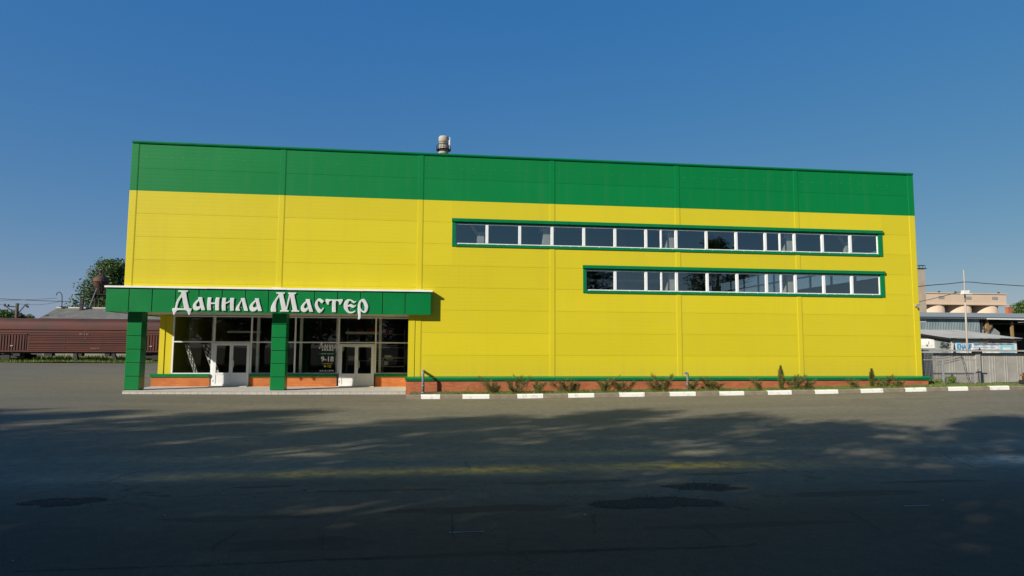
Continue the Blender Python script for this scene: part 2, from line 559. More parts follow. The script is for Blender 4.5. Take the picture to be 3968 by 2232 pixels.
M['dark_iron'] = mat('dark_iron', (.022, .018, .016), .7, (.012, .010, .010), scale=3)
M['rust'] = mat('rusted_steel', (.115, .050, .026), .75, (.045, .026, .018), scale=1.6, detail=10, bump=.2)
M['slate'] = mat('slate_roofing', (.185, .18, .15), .9, (.12, .118, .10), scale=1, detail=8)
M['shed_wall'] = mat('shed_plaster', (.30, .27, .22), .9, (.22, .20, .16), scale=1.2)
M['zinc'] = corrugated_mat('weathered_zinc_sheet', (.30, .36, .36), (.17, .225, .235), 1.9, 'X', .55)
M['zinc_plain'] = mat('grey_sheet_metal', (.26, .28, .28), .6, (.21, .23, .23), scale=.6, detail=8)
M['roof_sheet'] = mat('grey_asbestos_roof', (.30, .30, .28), .85, (.22, .22, .21), scale=1.1, detail=10, stretch=(1, .3, 1))
M['roof_far'] = mat('bluegrey_sheet_roof', (.18, .205, .21), .7, (.14, .165, .172), scale=.5, detail=8, stretch=(.4, 2, 1))
M['wood'] = mat('weathered_timber', (.30, .19, .085), .9, (.20, .12, .055), scale=3, stretch=(3, 3, .5))
M['black'] = mat('dark_void', (.02, .02, .02), .9)
M['peach'] = mat('peach_render', (.60, .46, .335), .9, (.54, .41, .30), scale=.12, detail=8)
M['tan_brick'] = mat('tan_brickwork', (.40, .33, .26), .9, (.33, .27, .21), scale=.5, detail=10)
M['stack'] = mat('grey_chimney_concrete', (.42, .38, .31), .9, (.32, .29, .24), scale=.4, detail=10, stretch=(1, 1, 3))
M['galv'] = mat('galvanised_steel', (.42, .42, .42), .5, (.35, .35, .35), scale=5, metal=.4)
M['letter_face'] = mat('letter_face_acrylic', (.66, .67, .66), .3, scale=2)
M['letter_side'] = mat('letter_edge_white', (.86, .86, .84), .35, scale=2)
M['vinyl_white'] = mat('white_vinyl', (.85, .87, .85), .6, scale=3)
M['vinyl_yellow'] = mat('yellow_vinyl', (.8, .70, .03), .6, scale=3)
M['vinyl_green'] = mat('green_vinyl', (.006, .12, .05), .6, scale=3)
M['banner'] = mat('banner_cloth', (.72, .72, .68), .7, (.62, .62, .6), scale=2)
M['ink_black'] = mat('black_ink', (.03, .03, .03), .7)
M['ink_blue'] = mat('blue_ink', (.03, .20, .50), .7, (.06, .32, .58), scale=2)
M['ink_cyan'] = mat('cyan_ink', (.22, .50, .62), .7, (.30, .60, .68), scale=2)
M['ink_beige'] = mat('beige_ink', (.60, .52, .40), .7, scale=2)
M['red'] = mat('red_plastic', (.35, .02, .02), .5, scale=3)
M['rack_blue'] = mat('blue_rack_paint', (.02, .10, .35), .5, scale=3)
M['lamp_white'] = mat('white_lamp_housing', (.75, .75, .72), .5, scale=3)
M['mesh_wire'] = mat('galvanised_wire', (.35, .35, .34), .5, scale=5)
M['car_paint'] = mat('bronze_car_paint', (.05, .022, .010), .25, (.045, .02, .009), scale=2)
M['rubber'] = mat('tyre_rubber', (.012, .012, .012), .85, scale=5)
M['orange_lens'] = mat('orange_lens', (.30, .06, .006), .2, scale=4)
M['chrome'] = mat('wheel_alloy', (.4, .4, .4), .3, scale=4, metal=.8)


# ------------------------------------------------------------------ ground
GX = [(-600, .3), (-60, .15), (-10, .05), (0, 0.0), (6, -.05), (12, -.07), (16, -.07), (20, -.03), (26, .02), (30, .065), (34, .14), (38, .2), (60, .42), (600, .6)]


def zg(x, y):
    for (a, za), (b, zb) in zip(GX, GX[1:]):
        if a <= x <= b:
            zx = za + (zb - za) * (x - a) / (b - a)
            break
    w = min(1, max(0, (y + 20) / 12))
    w = w * w * (3 - 2 * w)
    return zx * w - .06 * (1 - w)


def sheet(name, xs, ys, dz, mats, kind='structure', parent=None):
    mb = MB()
    n = len(xs)
    mb.v = [(x, y, zg(x, y) + (dz(x, y) if callable(dz) else dz)) for y in ys for x in xs]
    for j in range(len(ys) - 1):
        for i in range(n - 1):
            a = j * n + i
            mb.f.append((a, a + 1, a + n + 1, a + n)); mb.m.append(0); mb.s.append(True)
    o = mb.build(name, mats, parent)
    if kind: o['kind'] = kind
    return o


def frange(a, b, s):
    r = []
    while a < b - 1e-6:
        r.append(a); a += s
    return r + [b]


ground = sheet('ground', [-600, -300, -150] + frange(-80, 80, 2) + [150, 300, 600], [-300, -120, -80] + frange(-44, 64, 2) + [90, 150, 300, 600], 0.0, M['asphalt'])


def blob_sheet(name, cx, cy, rx, ry, seed, m, dz=.004, kind='structure', n=120, rough=.42):
    rnd = random.Random(seed)
    ph = [rnd.uniform(0, 6.28) for _ in range(7)]
    mb = MB()
    pts = []
    for i in range(n):
        t = 2 * math.pi * i / n
        r = 1 + sum(rough / (k + 1) * math.sin((k + 2) * t + ph[k]) for k in range(7)) * .55 + rnd.uniform(-.06, .06)
        pts.append((cx + rx * r * math.cos(t), cy + ry * r * math.sin(t)))
    k = len(mb.v)
    mb.v = [(cx, cy, zg(cx, cy) + dz)] + [(x, y, zg(x, y) + dz) for x, y in pts]
    for i in range(n):
        mb.f.append((0, 1 + i, 1 + (i + 1) % n)); mb.m.append(0); mb.s.append(True)
    o = mb.build(name, m)
    o['kind'] = kind
    return o


# broken patches in the road
blob_sheet('pothole', 15.6, -20.2, .72, .36, 3, M['hole'])
blob_sheet('pothole', 16.65, -19.3, .62, .22, 5, M['hole'])
blob_sheet('pothole', 7.55, -19.3, .40, .30, 8, M['hole'])
mb = MB()
for (x0, x1, y) in ((12.72, 13.12, -21.33), (18.9, 19.3, -20.75), (26.5, 33.0, -5.0)):
    w = .012 if x1 - x0 < 1 else .03
    xs = frange(x0, x1, (x1 - x0) / 6)
    for a, b in zip(xs, xs[1:]):
        mb.poly([(a, y - w, zg(a, y) + .004), (b, y - w, zg(b, y) + .004), (b, y + w, zg(b, y) + .004), (a, y + w, zg(a, y) + .004)])
mb.build('road_marking', M['paint_worn'])['kind'] = 'structure'
# cracks in the old carriageway, a hand-width apart at most
def on_road(u, v):
    d = _r * ((u - 1984.0) / FPX) - _u * ((v - 1116.0) / FPX) + _f
    return CAM + d * ((-.056 - CAM.z) / d.z)


mb = MB()
rc = random.Random(31)
for pl_ in (((1756, 1992), (1754, 2040), (1759, 2100)), ((917, 2062), (860, 2095), (822, 2125), (815, 2138)), ((1263, 2070), (1248, 2095), (1252, 2118)), ((385, 1880), (470, 1845), (560, 1822), (640, 1816)),
            ((2300, 1993), (2306, 2030), (2309, 2075)), ((2700, 2030), (2745, 2060), (2800, 2095)), ((3640, 1755), (3700, 1785), (3790, 1817)), ((2824, 1955), (2880, 1972), (2935, 1978)),
            ((3278, 1978), (3340, 2010), (3425, 2064)), ((1800, 1792), (1815, 1806), (1830, 1820)), ((60, 2215), (420, 2200), (800, 2190), (1200, 2170), (1520, 2158)), ((2000, 2140), (2330, 2130), (2700, 2122), (2960, 2108))):
    P = [on_road(*q) for q in pl_]
    pts = []
    for a, b in zip(P, P[1:]):
        n_ = max(3, int((b - a).length / .07))
        for i in range(n_):
            p = a.lerp(b, i / n_)
            pts.append(p + Vector((rc.uniform(-.018, .018), rc.uniform(-.018, .018), 0)))
    for a, b in zip(pts, pts[1:]):
        s_ = (b - a).cross(Vector((0, 0, 1))).normalized() * rc.uniform(.004, .011)
        mb.poly([(q.x, q.y, zg(q.x, q.y) + .004) for q in (a - s_, b - s_ * .8, b + s_ * .8, a + s_)])
mb.build('road_crack', M['black'])['kind'] = 'structure'
# gravel crumbs lying around the broken patches
mb = MB()
for i in range(700):
    cx, cy, sx, sy = random.choice(((15.6, -20.2, 1.0, .5), (16.65, -19.3, .9, .35), (7.6, -19.35, .8, .5), (13.5, -19.2, 4, .6)))
    x, y = random.gauss(cx, sx * .55), random.gauss(cy, sy * .55)
    r = random.uniform(.005, .018)
    z = zg(x, y)
    p = [Vector((x + random.uniform(-r, r), y + random.uniform(-r, r), z + random.uniform(0, r * 1.6))) for _ in range(4)]
    for tri in ((0, 1, 2), (0, 2, 3), (0, 3, 1), (1, 3, 2)):
        mb.poly([p[k] for k in tri])
n_ = len(mb.f)
for i in range(90):          # a few pale chips over the whole carriageway
    x, y = random.uniform(5, 22), random.uniform(-23.5, -15)
    r = random.uniform(.006, .016); z = zg(x, y)
    p = [Vector((x + random.uniform(-r, r), y + random.uniform(-r, r), z + random.uniform(0, r * 1.4))) for _ in range(4)]
    for tri in ((0, 1, 2), (0, 2, 3), (0, 3, 1), (1, 3, 2)):
        mb.poly([p[k] for k in tri], 1)
tag(mb.build('gravel_crumbs', [M['kerb_grey'], M['tile']]), kind='stuff')


def soil_dz(x, y):
    return .105 + .02 * math.sin(x * 2.1 + y * 3) + .015 * math.sin(x * 5.3 - y * 4)


sheet('soil_bed', frange(11.7, 60, .6), [-2.44, -1.9, -1.3, -.7, -.1, .6, 2.0, 6, 20, 60], soil_dz, M['soil'])
sheet('track_bed', frange(-120, -2, 6), [41.2, 42, 44, 48, 54, 60, 110], lambda x, y: .05 + .1 * math.sin(x * .7), M['soil'])

# kerb: painted and bare stones in turn
kerb = thing('kerb', None, None)
kerb['kind'] = 'structure'
ws = [(12.17, 12.95), (13.83, 14.93), (16.05, 17.13), (18.16, 19.27), (20.33, 21.42), (22.5, 23.65), (24.68, 25.8), (26.86, 27.95), (29.02, 30.1),
      (31.15, 32.22), (33.27, 34.29), (35.35, 36.33), (37.4, 38.4), (39.5, 40.5), (41.6, 42.6), (43.7, 44.7), (45.8, 46.8)]
edges = []
x = 11.58
for a, b in ws:
    g = [x, a] if a - x < 1.3 else [x, (x + a) / 2, a]
    for p, q in zip(g, g[1:]):
        edges.append((p, q, 0))
    edges.append((a, b, 1)); x = b
for (a, b, w) in edges:
    j = random.uniform(-.012, .012); jz = random.uniform(-.008, .008)
    mb = MB()
    za, zb = zg(a, -2.6), zg(b, -2.6)
    e = .006
    prof = [(-2.6 + j, -.12), (-2.585 + j, .130 + jz), (-2.56 + j, .165 + jz), (-2.45 + j, .168 + jz), (-2.44 + j, -.12)]
    A = [(a + e, y, za + z) for y, z in prof]; B = [(b - e, y, zb + z) for y, z in prof]
    for i in range(len(prof)):
        k = (i + 1) % len(prof)
        mb.poly([A[i], B[i], B[k], A[k]])
    mb.poly(A); mb.poly(B[::-1])
    o = mb.build('kerbstone', M['kerb_white'] if w else M['kerb_grey'], kerb)
    o['label'] = 'white painted kerbstone' if w else 'bare grey kerbstone'

# entrance platform: tiled slab
mb = MB()
P0, P1 = -.05, 11.5
ZP = lambda x: .128 - .0045 * x
n = 13
for i in range(n):
    a = P0 + (P1 - P0) * i / n; b = P0 + (P1 - P0) * (i + 1) / n
    for (y0, y1) in ((-.12, .9), (.9, 1.9), (1.9, 2.95)):
        mb.poly([(a + .004, y0, ZP(a)), (b - .004, y0, ZP(b)), (b - .004, y1 - .008, ZP(b)), (a + .004, y1 - .008, ZP(a))])
for i in range(n * 3):
    a = P0 + (P1 - P0) * i / (n * 3); b = P0 + (P1 - P0) * (i + 1) / (n * 3)
    mb.poly([(a + .005, -.12, ZP(a) - .03), (a + .005, -.12, zg(a, 0) - .05), (b - .005, -.12, zg(b, 0) - .05), (b - .005, -.12, ZP(b) - .03)])
mb.poly([(P0, -.112, ZP(P0) - .012), (P1, -.112, ZP(P1) - .012), (P1, 2.94, ZP(P1) - .012), (P0, 2.94, ZP(P0) - .012)], 1)
mb.poly([(P0, -.112, -.2), (P1, -.112, -.2), (P1, -.112, ZP(P1) - .012), (P0, -.112, ZP(P0) - .012)], 1)
mb.box((P0, -.15, ZP(P0) - .03), (P0 + .001, -.12, ZP(P0)))
k = len(mb.v)
mb.v += [(P0, -.14, ZP(P0) - .03), (P1, -.14, ZP(P1) - .03), (P1, -.14, ZP(P1) + .001), (P0, -.14, ZP(P0) + .001), (P1, -.118, ZP(P1) + .001), (P0, -.118, ZP(P0) + .001)]
for f in ((0, 1, 2, 3), (3, 2, 4, 5)):
    mb.f.append(tuple(k + i for i in f)); mb.m.append(0); mb.s.append(False)
mb.box((P0 - .01, -.11, -.2), (P0, 2.9, ZP(P0) - .001))
mb.build('pavement', [M['tile'], M['kerb_grey']])['kind'] = 'structure'

# ------------------------------------------------------------------ the store building
ZH, ZGR, ZPL = 10.72, 8.567, .69
XL, XR = -.22, 36.22
bld = thing('store_building', 'big yellow and green sheet clad store with a green entrance canopy and two ribbon windows', 'building', (18, 0, 0))
UW = (13.42, 34.44, 6.49, 7.765)
LW = (19.43, 34.46, 4.483, 5.762)
RECESS = (-1, 11.65, -1, 4.2)


def subtract(r, holes):
    out = [r]
    for h in holes:
        nxt = []
        for (a, b, c, d) in out:
            x0, x1, z0, z1 = max(a, h[0]), min(b, h[1]), max(c, h[2]), min(d, h[3])
            if x0 >= x1 or z0 >= z1:
                nxt.append((a, b, c, d)); continue
            if a < x0: nxt.append((a, x0, c, d))
            if x1 < b: nxt.append((x1, b, c, d))
            if c < z0: nxt.append((x0, x1, c, z0))
            if z1 < d: nxt.append((x0, x1, z1, d))
        out = nxt
    return out


rows_y = [ZPL - .03, 1.627, 2.617, 3.62, 4.625, 5.61, 6.597, 7.585, ZGR]
rows_g = [ZGR, 9.552, ZH - .05]
bays = [XL + .02, 6, 12, 18, 24, 30, XR - .02]
H = [UW, LW, RECESS]
for nm, rows, mt in (('wall', rows_y, 'yellow'), ('wall_band', rows_g, 'green')):
    mb = MB()
    for z0, z1 in zip(rows, rows[1:]):
        for x0, x1 in zip(bays, bays[1:]):
            g0 = .004 if z0 > ZPL else 0
            for (a, b, c, d) in subtract((x0 + .006, x1 - .006, z0 + (g0 if z0 != ZGR else 0), z1 - (0 if z1 == ZGR else .004)), H):
                mb.box((a, 0, c), (b, .010, d))
    if nm == 'wall':
        for (a, b, c, d) in subtract((XL + .02, XR - .02, .0, ZGR), H):
            mb.box((a, .012, c), (b, .16, d))
        # side, back and recessed entrance walls
        mb.box((XL + .02, .162, 4.2), (XL + .16, 30, ZGR))
        mb.box((.15, 2.9, .05), (.28, 30, 3.4)); mb.box((XL + .02, 2.9, 3.41), (.28, 30, 4.19))
        mb.box((.36, 2.9, .69), (.68, 2.98, 3.40))
        mb.box((11.57, .052, .05), (11.66, 2.98, 4.19))
        mb.box((36.08, .162, .0), (36.2, 2.4, ZGR)); mb.box((36.08, 24, .0), (36.2, 30, ZGR))
        mb.box((36.08, 2.4, .0), (36.2, 24, 5.75)); mb.box((36.08, 2.4, 7.2), (36.2, 24, ZGR))
        mb.box((XL + .02, 30.002, .0), (XR - .02, 30.15, ZGR))
        mb.box((.2, 2.9, 3.42), (11.66, 3.0, 4.6))
    else:
        mb.box((XL + .02, .012, ZGR), (XR - .02, .16, ZH - .06))
        mb.box((XL + .02, .162, ZGR), (XL + .16, 30, ZH - .06))
        mb.box((36.08, .162, ZGR), (36.2, 30, ZH - .06))
        mb.box((XL + .02, 30.002, ZGR), (XR - .02, 30.15, ZH - .06))
    mb.build(nm, M[mt], bld)

# fixings: a row of bright screw heads across the green band
scr = None
for i in range(72):
    x = .35 + i * .5
    if min(abs(x - 6 * k) for k in range(7)) > .2:
        z = 10.06 + random.uniform(-.012, .012)
        if scr is None:
            mb = MB(); mb.box((x - .008, -.010, z - .008), (x + .008, -.001, z + .008))
            scr = mb.build('screw_head', M['galv'], bld); sx0_, sz0_ = x, z
        else:
            c_ = scr.copy(); col.objects.link(c_); c_.parent = bld; c_.matrix_parent_inverse = scr.matrix_parent_inverse.copy()
            c_.location = (x - sx0_, 0, z - sz0_)

# roof, coping, inner floors
mb = MB()
mb.box((XL + .17, .17, 10.3), (36.07, 30, 10.42))
mb.build('roof', M['ceiling'], bld)
mb = MB()
mb.box((XL - .03, -.065, ZH - .07), (XR + .03, .20, ZH))
mb.box((XL - .03, -.045, ZH - .10), (XR + .03, -.004, ZH - .071))
mb.build('coping', M['green_trim'], bld, bevel=.006)
mb = MB()
mb.box((.3, 3.0, -.1), (36.05, 29.9, .10))
mb.box((11.7, .2, -.1), (36.05, 2.99, .10))
mb.box((.3, 3.1, 3.42), (19.0, 29.9, 3.62))
mb.build('floor', M['inside'], bld)
mb = MB()
mb.box((.3, 29.6, .1), (36.05, 29.95, 10.29))
mb.box((19.0, 12.0, .1), (19.12, 29.5, 3.62))
mb.box((.3, 14.0, .1), (18.9, 14.1, 3.41))
mb.build('inner_wall', M['inside'], bld)

# pilasters over the panel joints
def pilaster(x0, x1, spans):
    for (z0, z1) in spans:
        mb = MB()
        k = len(mb.v)
        zs = [z0, ZGR, z1] if z0 < ZGR < z1 else [z0, z1]
        pr = [(x0 - .018, -.003), (x0 - .018, -.008), (x0, -.009), (x0 + .004, -.016), (x1 - .010, -.016), (x1, -.009), (x1 + .018, -.008), (x1 + .018, -.003)]
        for z in zs:
            mb.v += [(x, y, z) for x, y in pr]
        n = len(pr)
        for i in range(len(zs) - 1):
            for q in range(n):
                a, b = k + i * n + q, k + i * n + (q + 1) % n
                mb.f.append((a, b, b + n, a + n)); mb.m.append(1 if zs[i] >= ZGR - .01 else 0); mb.s.append(False)
        mb.f.append(tuple(k + q for q in range(n))[::-1]); mb.m.append(0); mb.s.append(False)
        mb.f.append(tuple(k + (len(zs) - 1) * n + q for q in range(n))); mb.m.append(1); mb.s.append(False)
        mb.build('pilaster', [M['yellow'], M['green']], bld)


TOP = ZH - .105
pilaster(XL - .02, .03, [(4.47, TOP)])
pilaster(5.89, 6.11, [(4.47, TOP)])
pilaster(11.89, 12.11, [(ZPL - .02, TOP)])
pilaster(17.89, 18.11, [(ZPL - .02, UW[2] - .01), (UW[3] - .04, TOP)])
for k in (24, 30):
    pilaster(k - .11, k + .11, [(ZPL - .02, LW[2] - .01), (LW[3] - .04, UW[2] - .01), (UW[3] - .04, TOP)])
pilaster(35.95, XR + .02, [(ZPL - .02, TOP)])
mb = MB()
mb.box((.14, 2.87, .69), (.36, 2.9, 3.40)); mb.box((.12, 2.9, .69), (.148, 3.1, 3.40))
mb.build('corner_trim', M['yellow'], bld)
mb = MB()
mb.box((11.56, -.025, .69), (11.84, -.003, 4.18))
mb.build('corner_trim', M['yellow'], bld)


def ribbon(W, gl, gr, mull, wt, wb):
    x0, x1, z0, z1 = W
    mb = MB()
    mb.box((x0 - .02, -.09, z1 - .145), (x1 + .02, .05, z1))                     # top flashing
    mb.box((x0, -.03, z0), (gl - .01, .155, z1 - .147)); mb.box((gr + .01, -.03, z0), (x1, .155, z1 - .147))
    mb.box((gl - .01, -.045, z0), (gr + .01, .155, wb - .045))
    mb.box((gl - .01, .055, wt + .01), (gr + .01, .155, z1 - .02))
    fr = mb.build('window', M['green_trim'], bld, bevel=.005)
    mb = MB()
    mb.box((gl - .008, .03, wb - .043), (gr + .008, .11, wb)); mb.box((gl - .008, .03, wt - .03), (gr + .008, .11, wt + .008))
    mb.box((gl - .008, .03, wb), (gl + .02, .11, wt - .03)); mb.box((gr - .02, .03, wb), (gr + .008, .11, wt - .03))
    x = gl + .1
    while x < gr:
        mb.box((x, -.052, wb - .066), (x + .045, -.03, wb - .035)); x += random.choice((.42, .95, .6))
    for (m, w) in mull:
        mb.box((m - w / 2, .022, wb), (m + w / 2, .112, wt - .03))
    mb.build('frame', M['pvc'], fr, bevel=.004)
    xs = [gl + .02] + [q for (m, w) in mull for q in (m - w / 2, m + w / 2)] + [gr - .02]
    for a, b in zip(xs[::2], xs[1::2]):
        g = MB()
        tw = random.uniform(-.005, .005); tz = random.uniform(-.004, .004)
        g.poly([(a, .07 + tw, wb + tz), (b, .07 - tw, wb), (b, .07 - tw + tz, wt - .03), (a, .07 + tw + tz, wt - .03)])
        g.build('pane', M['glass'], fr)


W, T = .125, .075
ribbon(UW, 13.58, 34.22, [(15, W), (16.5, W), (18, W), (19.49, W), (20.97, W), (22.46, W), (23.19, T), (23.93, W), (25.42, W), (26.91, W), (28.38, W), (29.12, T), (29.87, W), (31.32, W), (32.78, W)], 7.535, 6.66)
ribbon(LW, 19.59, 34.24, [(20.96, W), (22.44, W), (23.18, T), (23.92, W), (25.43, W), (26.91, W), (28.39, W), (29.12, T), (29.86, W), (31.32, W), (32.78, W)], 5.535, 4.652)

# windows of the far side wall, seen through the front ones
mb = MB()
for y in frange(2.4, 24, 2.16):
    mb.box((36.1, y - .06, 5.75), (36.18, y + .06, 7.2))
mb.box((36.1, 2.4, 6.44), (36.18, 24, 6.52))
sw = mb.build('side_window', M['zinc_plain'], bld)
g = MB()
g.poly([(36.15, 2.4, 5.75), (36.15, 24, 5.75), (36.15, 24, 7.2), (36.15, 2.4, 7.2)])
g.build('pane', M['glass'], sw)

# concrete columns, beams and braces inside
for x in (18, 24, 30, 36):
    mb = MB()
    mb.box((x - .36, .35, .1), (x + .08, .78, 7.36))
    mb.box((x - .5, .3, 7.361), (x + .2, .85, 10.2))
    mb.build('column', M['concrete_col'], bld)
for x in (12, 18, 24, 30):
    for y in (9, 18, 27):
        mb = MB(); mb.box((x - .2, y - .2, .1), (x + .2, y + .2, 10.2)); mb.build('column', M['concrete_col'], bld)
for x in (14.75, 33.0):
    mb = MB()
    mb.box((x - .16, .5, 6.0), (x + .16, .7, 7.25))
    mb.bar((x - .1, .6, 7.1), (x - .8, .62, 8.1), .08, .12); mb.bar((x + .1, .6, 7.1), (x + .8, .62, 8.1), .08, .12)
    mb.bar((x + .25, .75, 7.0), (x - .55, .72, 6.2), .12, .2)
    mb.build('brace', M['concrete_col'], bld)
mb = MB()
for y in (9, 18, 27):
    mb.box((12, y - .15, 9.2), (36, y + .15, 9.8))
for x in (12, 18, 24, 30):
    mb.box((x - .12, .8, 9.0), (x + .12, 29, 9.19))
mb.build('beam', M['concrete'], bld)

# brick plinth and its sheet cap
mb = MB()
mb.box((11.5, -.12, -.15), (36.46, -.002, .515)); mb.box((36.222, -.001, -.15), (36.46, 20, .515))
mb.build('plinth', M['brick_old'], bld)
mb = MB()
for (xa, xb, ya, yb, e) in ((11.46, 36.55, 0, -.19, .0),):
    pr = [(-.002, .705), (-.17, .645), (-.19, .63), (-.19, .585), (-.178, .58), (-.178, .53), (-.002, .518)]
    A = [(xa, y, z) for y, z in pr]; B = [(xb, y, z) for y, z in pr]
    for i in range(len(pr)):
        k = (i + 1) % len(pr)
        mb.poly([A[i], A[k], B[k], B[i]])
    mb.poly(A[::-1]); mb.poly(B)
mb.box((36.224, .0, .518), (36.55, 20, .64))
mb.build('plinth_cap', M['green_trim'], bld)

# recessed shopfront
YW = 2.9
for (a, b) in ((-.12, 2.44), (4.2, 8.16), (9.96, 11.56)):
    mb = MB(); mb.box((a, YW - .10, .02), (b, YW + .06, .55))
    if a < 0: mb.box((a, YW + .06, .02), (a + .25, 20, .55))
    mb.build('plinth', M['brick'], bld)
    mb = MB(); mb.box((a - (.04 if a < 0 else -.002), YW - .15, .552), (b - .002, YW + .02, .69))
    if a < 0: mb.box((a - .04, YW + .02, .552), (a + .25, 20, .69))
    mb.build('plinth_cap', M['green_trim'], bld, bevel=.006)
sf = MB()
for (a, b, z0, z1) in ((.70, .77, .70, 3.33), (2.50, 2.58, 2.16, 3.33), (4.17, 4.24, .70, 3.33), (6.16, 6.23, .70, 3.33), (8.17, 8.24, .70, 3.33), (9.90, 9.97, .70, 3.33), (11.5, 11.56, .70, 3.33)):
    sf.box((a, YW - .03, z0), (b, YW + .05, z1))
sf.box((.70, YW - .03, 3.332), (11.56, YW + .05, 3.385))
for (a, b) in ((.772, 2.498), (2.582, 4.168), (4.242, 6.158), (6.232, 8.168), (8.242, 9.898), (9.972, 11.498)):
    sf.box((a, YW - .028, 2.14), (b, YW + .045, 2.195))
for (a, b) in ((.772, 2.43), (4.242, 6.158), (6.232, 8.155), (9.972, 11.498)):
    sf.box((a, YW - .028, .692), (b, YW + .045, .735))
sf.box((2.43, YW - .02, .13), (2.498, YW + .04, 2.138))
shop = sf.build('shopfront', M['pvc'], bld, bevel=.004)
for (a, b, z0, z1) in ((.77, 2.5, .735, 2.14), (.77, 2.5, 2.195, 3.33), (2.58, 4.17, 2.195, 3.33), (4.24, 6.16, .735, 2.14), (4.24, 6.16, 2.195, 3.33), (6.23, 8.17, .735, 2.14),
                       (6.23, 8.17, 2.195, 3.33), (8.24, 9.9, 2.195, 3.33), (9.97, 11.5, .735, 2.14), (9.97, 11.5, 2.195, 3.33)):
    g = MB(); g.poly([(a, YW + .01, z0), (b, YW + .01, z0), (b, YW + .01, z1), (a, YW + .01, z1)])
    g.build('pane', M['shopglass'], shop)
for x in (2.4, 4.42, 6.4, 8.1, 10.12):
    mb = MB(); mb.box((x - .06, 3.2, .1), (x + .06, 3.34, 3.41)); mb.build('inner_post', M['pvc'], shop)


def door(x0, x1, z0, z1, g):
    mb = MB()
    mb.box((x0, YW - .07, z0), (g[0] - .12, YW + .03, z1)); mb.box((g[3] + .12, YW - .07, z0), (x1, YW + .03, z1))
    mb.box((g[0] - .118, YW - .07, z1 - .06), (g[3] + .118, YW + .03, z1))
    d = mb.build('entrance_door', M['pvc'], bld, bevel=.005)
    mid = (g[1] + g[2]) / 2
    for (a, b, ga, gb) in ((g[0] - .116, mid - .004, g[0], g[1]), (mid + .004, g[3] + .116, g[2], g[3])):
        mb = MB()
        zt, zb = z1 - .062, z0 + .012
        gt, gbm = z1 - .13, z0 + .615
        mb.box((a, YW - .085, zb), (ga, YW - .03, zt)); mb.box((gb, YW - .085, zb), (b, YW - .03, zt))
        mb.box((ga, YW - .085, gt), (gb, YW - .03, zt)); mb.box((ga, YW - .085, gbm - .09), (gb, YW - .03, gbm))
        mb.box((ga, YW - .085, zb), (gb, YW - .03, zb + .09))
        mb.box((ga, YW - .07, zb + .09), (gb, YW - .04, gbm - .09))
        for z in (z0 + .25, z0 + 1.15, z1 - .3):
            hx = a if a < mid - .3 else b
            mb.tube([(hx, YW - .095, z - .05), (hx, YW - .095, z + .05)], .014, 6)
        mb.build('leaf', M['pvc'], d, bevel=.004)
        q = MB(); q.poly([(ga, YW - .055, gbm), (gb, YW - .055, gbm), (gb, YW - .055, gt), (ga, YW - .055, gt)])
        q.build('pane', M['shopglass'], d)
    mb = MB()
    hx = g[2] - .05
    mb.tube([(hx, YW - .085, z0 + .86), (hx, YW - .15, z0 + .87), (hx + .10, YW - .16, z0 + .88), (hx + .11, YW - .16, z0 + .95), (hx + .11, YW - .16, z0 + 1.12), (hx + .10, YW - .16, z0 + 1.19), (hx, YW - .15, z0 + 1.2), (hx, YW - .085, z0 + 1.21)], .014, 8)
    mb.build('handle', M['pvc'], d)
    mb = MB(); mb.box((x0 - .05, YW - .45, ZP(x0) + .002), (x1 + .02, YW - .10, ZP(x0) + .03)); mb.build('doorstep', M['tile'], d)


door(2.5, 4.165, .13, 2.137, (2.684, 3.273, 3.426, 4.037))
door(8.245, 9.895, .085, 2.10, (8.38, 8.975, 9.13, 9.745))

# canopy over the entrance
FX = [-.812, .082, .991, 1.911, 2.839, 3.771, 4.715, 5.66, 6.612, 7.563, 8.529, 9.493, 10.444, 11.413, 12.537]
mb = MB()
mb.box((-.79, -.26, 3.43), (12.51, -.002, 4.375))
mb.box((-.79, -.001, 3.50), (-.21, 6, 4.375)); mb.box((-.2, .001, 3.42), (11.55, 2.88, 3.48))
mb.box((-.2, .17, 4.21), (12, 2.88, 4.25))
can = mb.build('canopy', M['joint'], bld)
for a, b in zip(FX, FX[1:]):
    mb = MB()
    e = random.uniform(-.003, .003)
    mb.box((a + .014, -.30 + e, 3.385 + e), (b - .014, -.262, 4.365))
    mb.build('fascia_panel', M['fascia'], can, bevel=.008)
for (a, b) in ((-.29, .9), (.93, 2.1), (2.13, 3.3), (3.33, 4.5), (4.53, 6.0)):
    mb = MB(); mb.box((-.812, a, 3.385), (-.792, b, 4.365)); mb.build('fascia_panel', M['fascia'], can, bevel=.006)
mb = MB(); mb.box((12.512, -.29, 3.385), (12.535, -.003, 4.365)); mb.build('fascia_panel', M['fascia'], can, bevel=.006)
mb = MB()
for a, b, dz in ((-.87, 3.2, 0), (3.2, 6.4, .006), (6.4, 9.6, .0), (9.6, 12.60, .006)):
    mb.box((a, -.36, 4.385 + dz), (b - .002, -.003, 4.462 + dz))
mb.box((-.868, -.002, 4.385), (-.21, 6.05, 4.460))
for x in (6, 12):
    mb.box((x - .2, -.35, 4.468), (x + .22, -.04, 4.49))
mb.build('roof_edge', M['white_metal'], can, bevel=.008)
mb = MB()
mb.box((-.785, -.255, 3.412), (11.55, 2.87, 3.428)); mb.box((11.552, -.255, 3.412), (12.50, -.005, 3.428))
for x in (2.6, 4.2, 6.2, 8.2, 9.95):
    mb.box((x - .02, .1, 3.404), (x + .02, 2.86, 3.411))
mb.tube([(2.95, 1.2, 3.412), (2.95, 1.2, 3.35)], .13, 16)
mb.build('soffit', M['soffit'], can)
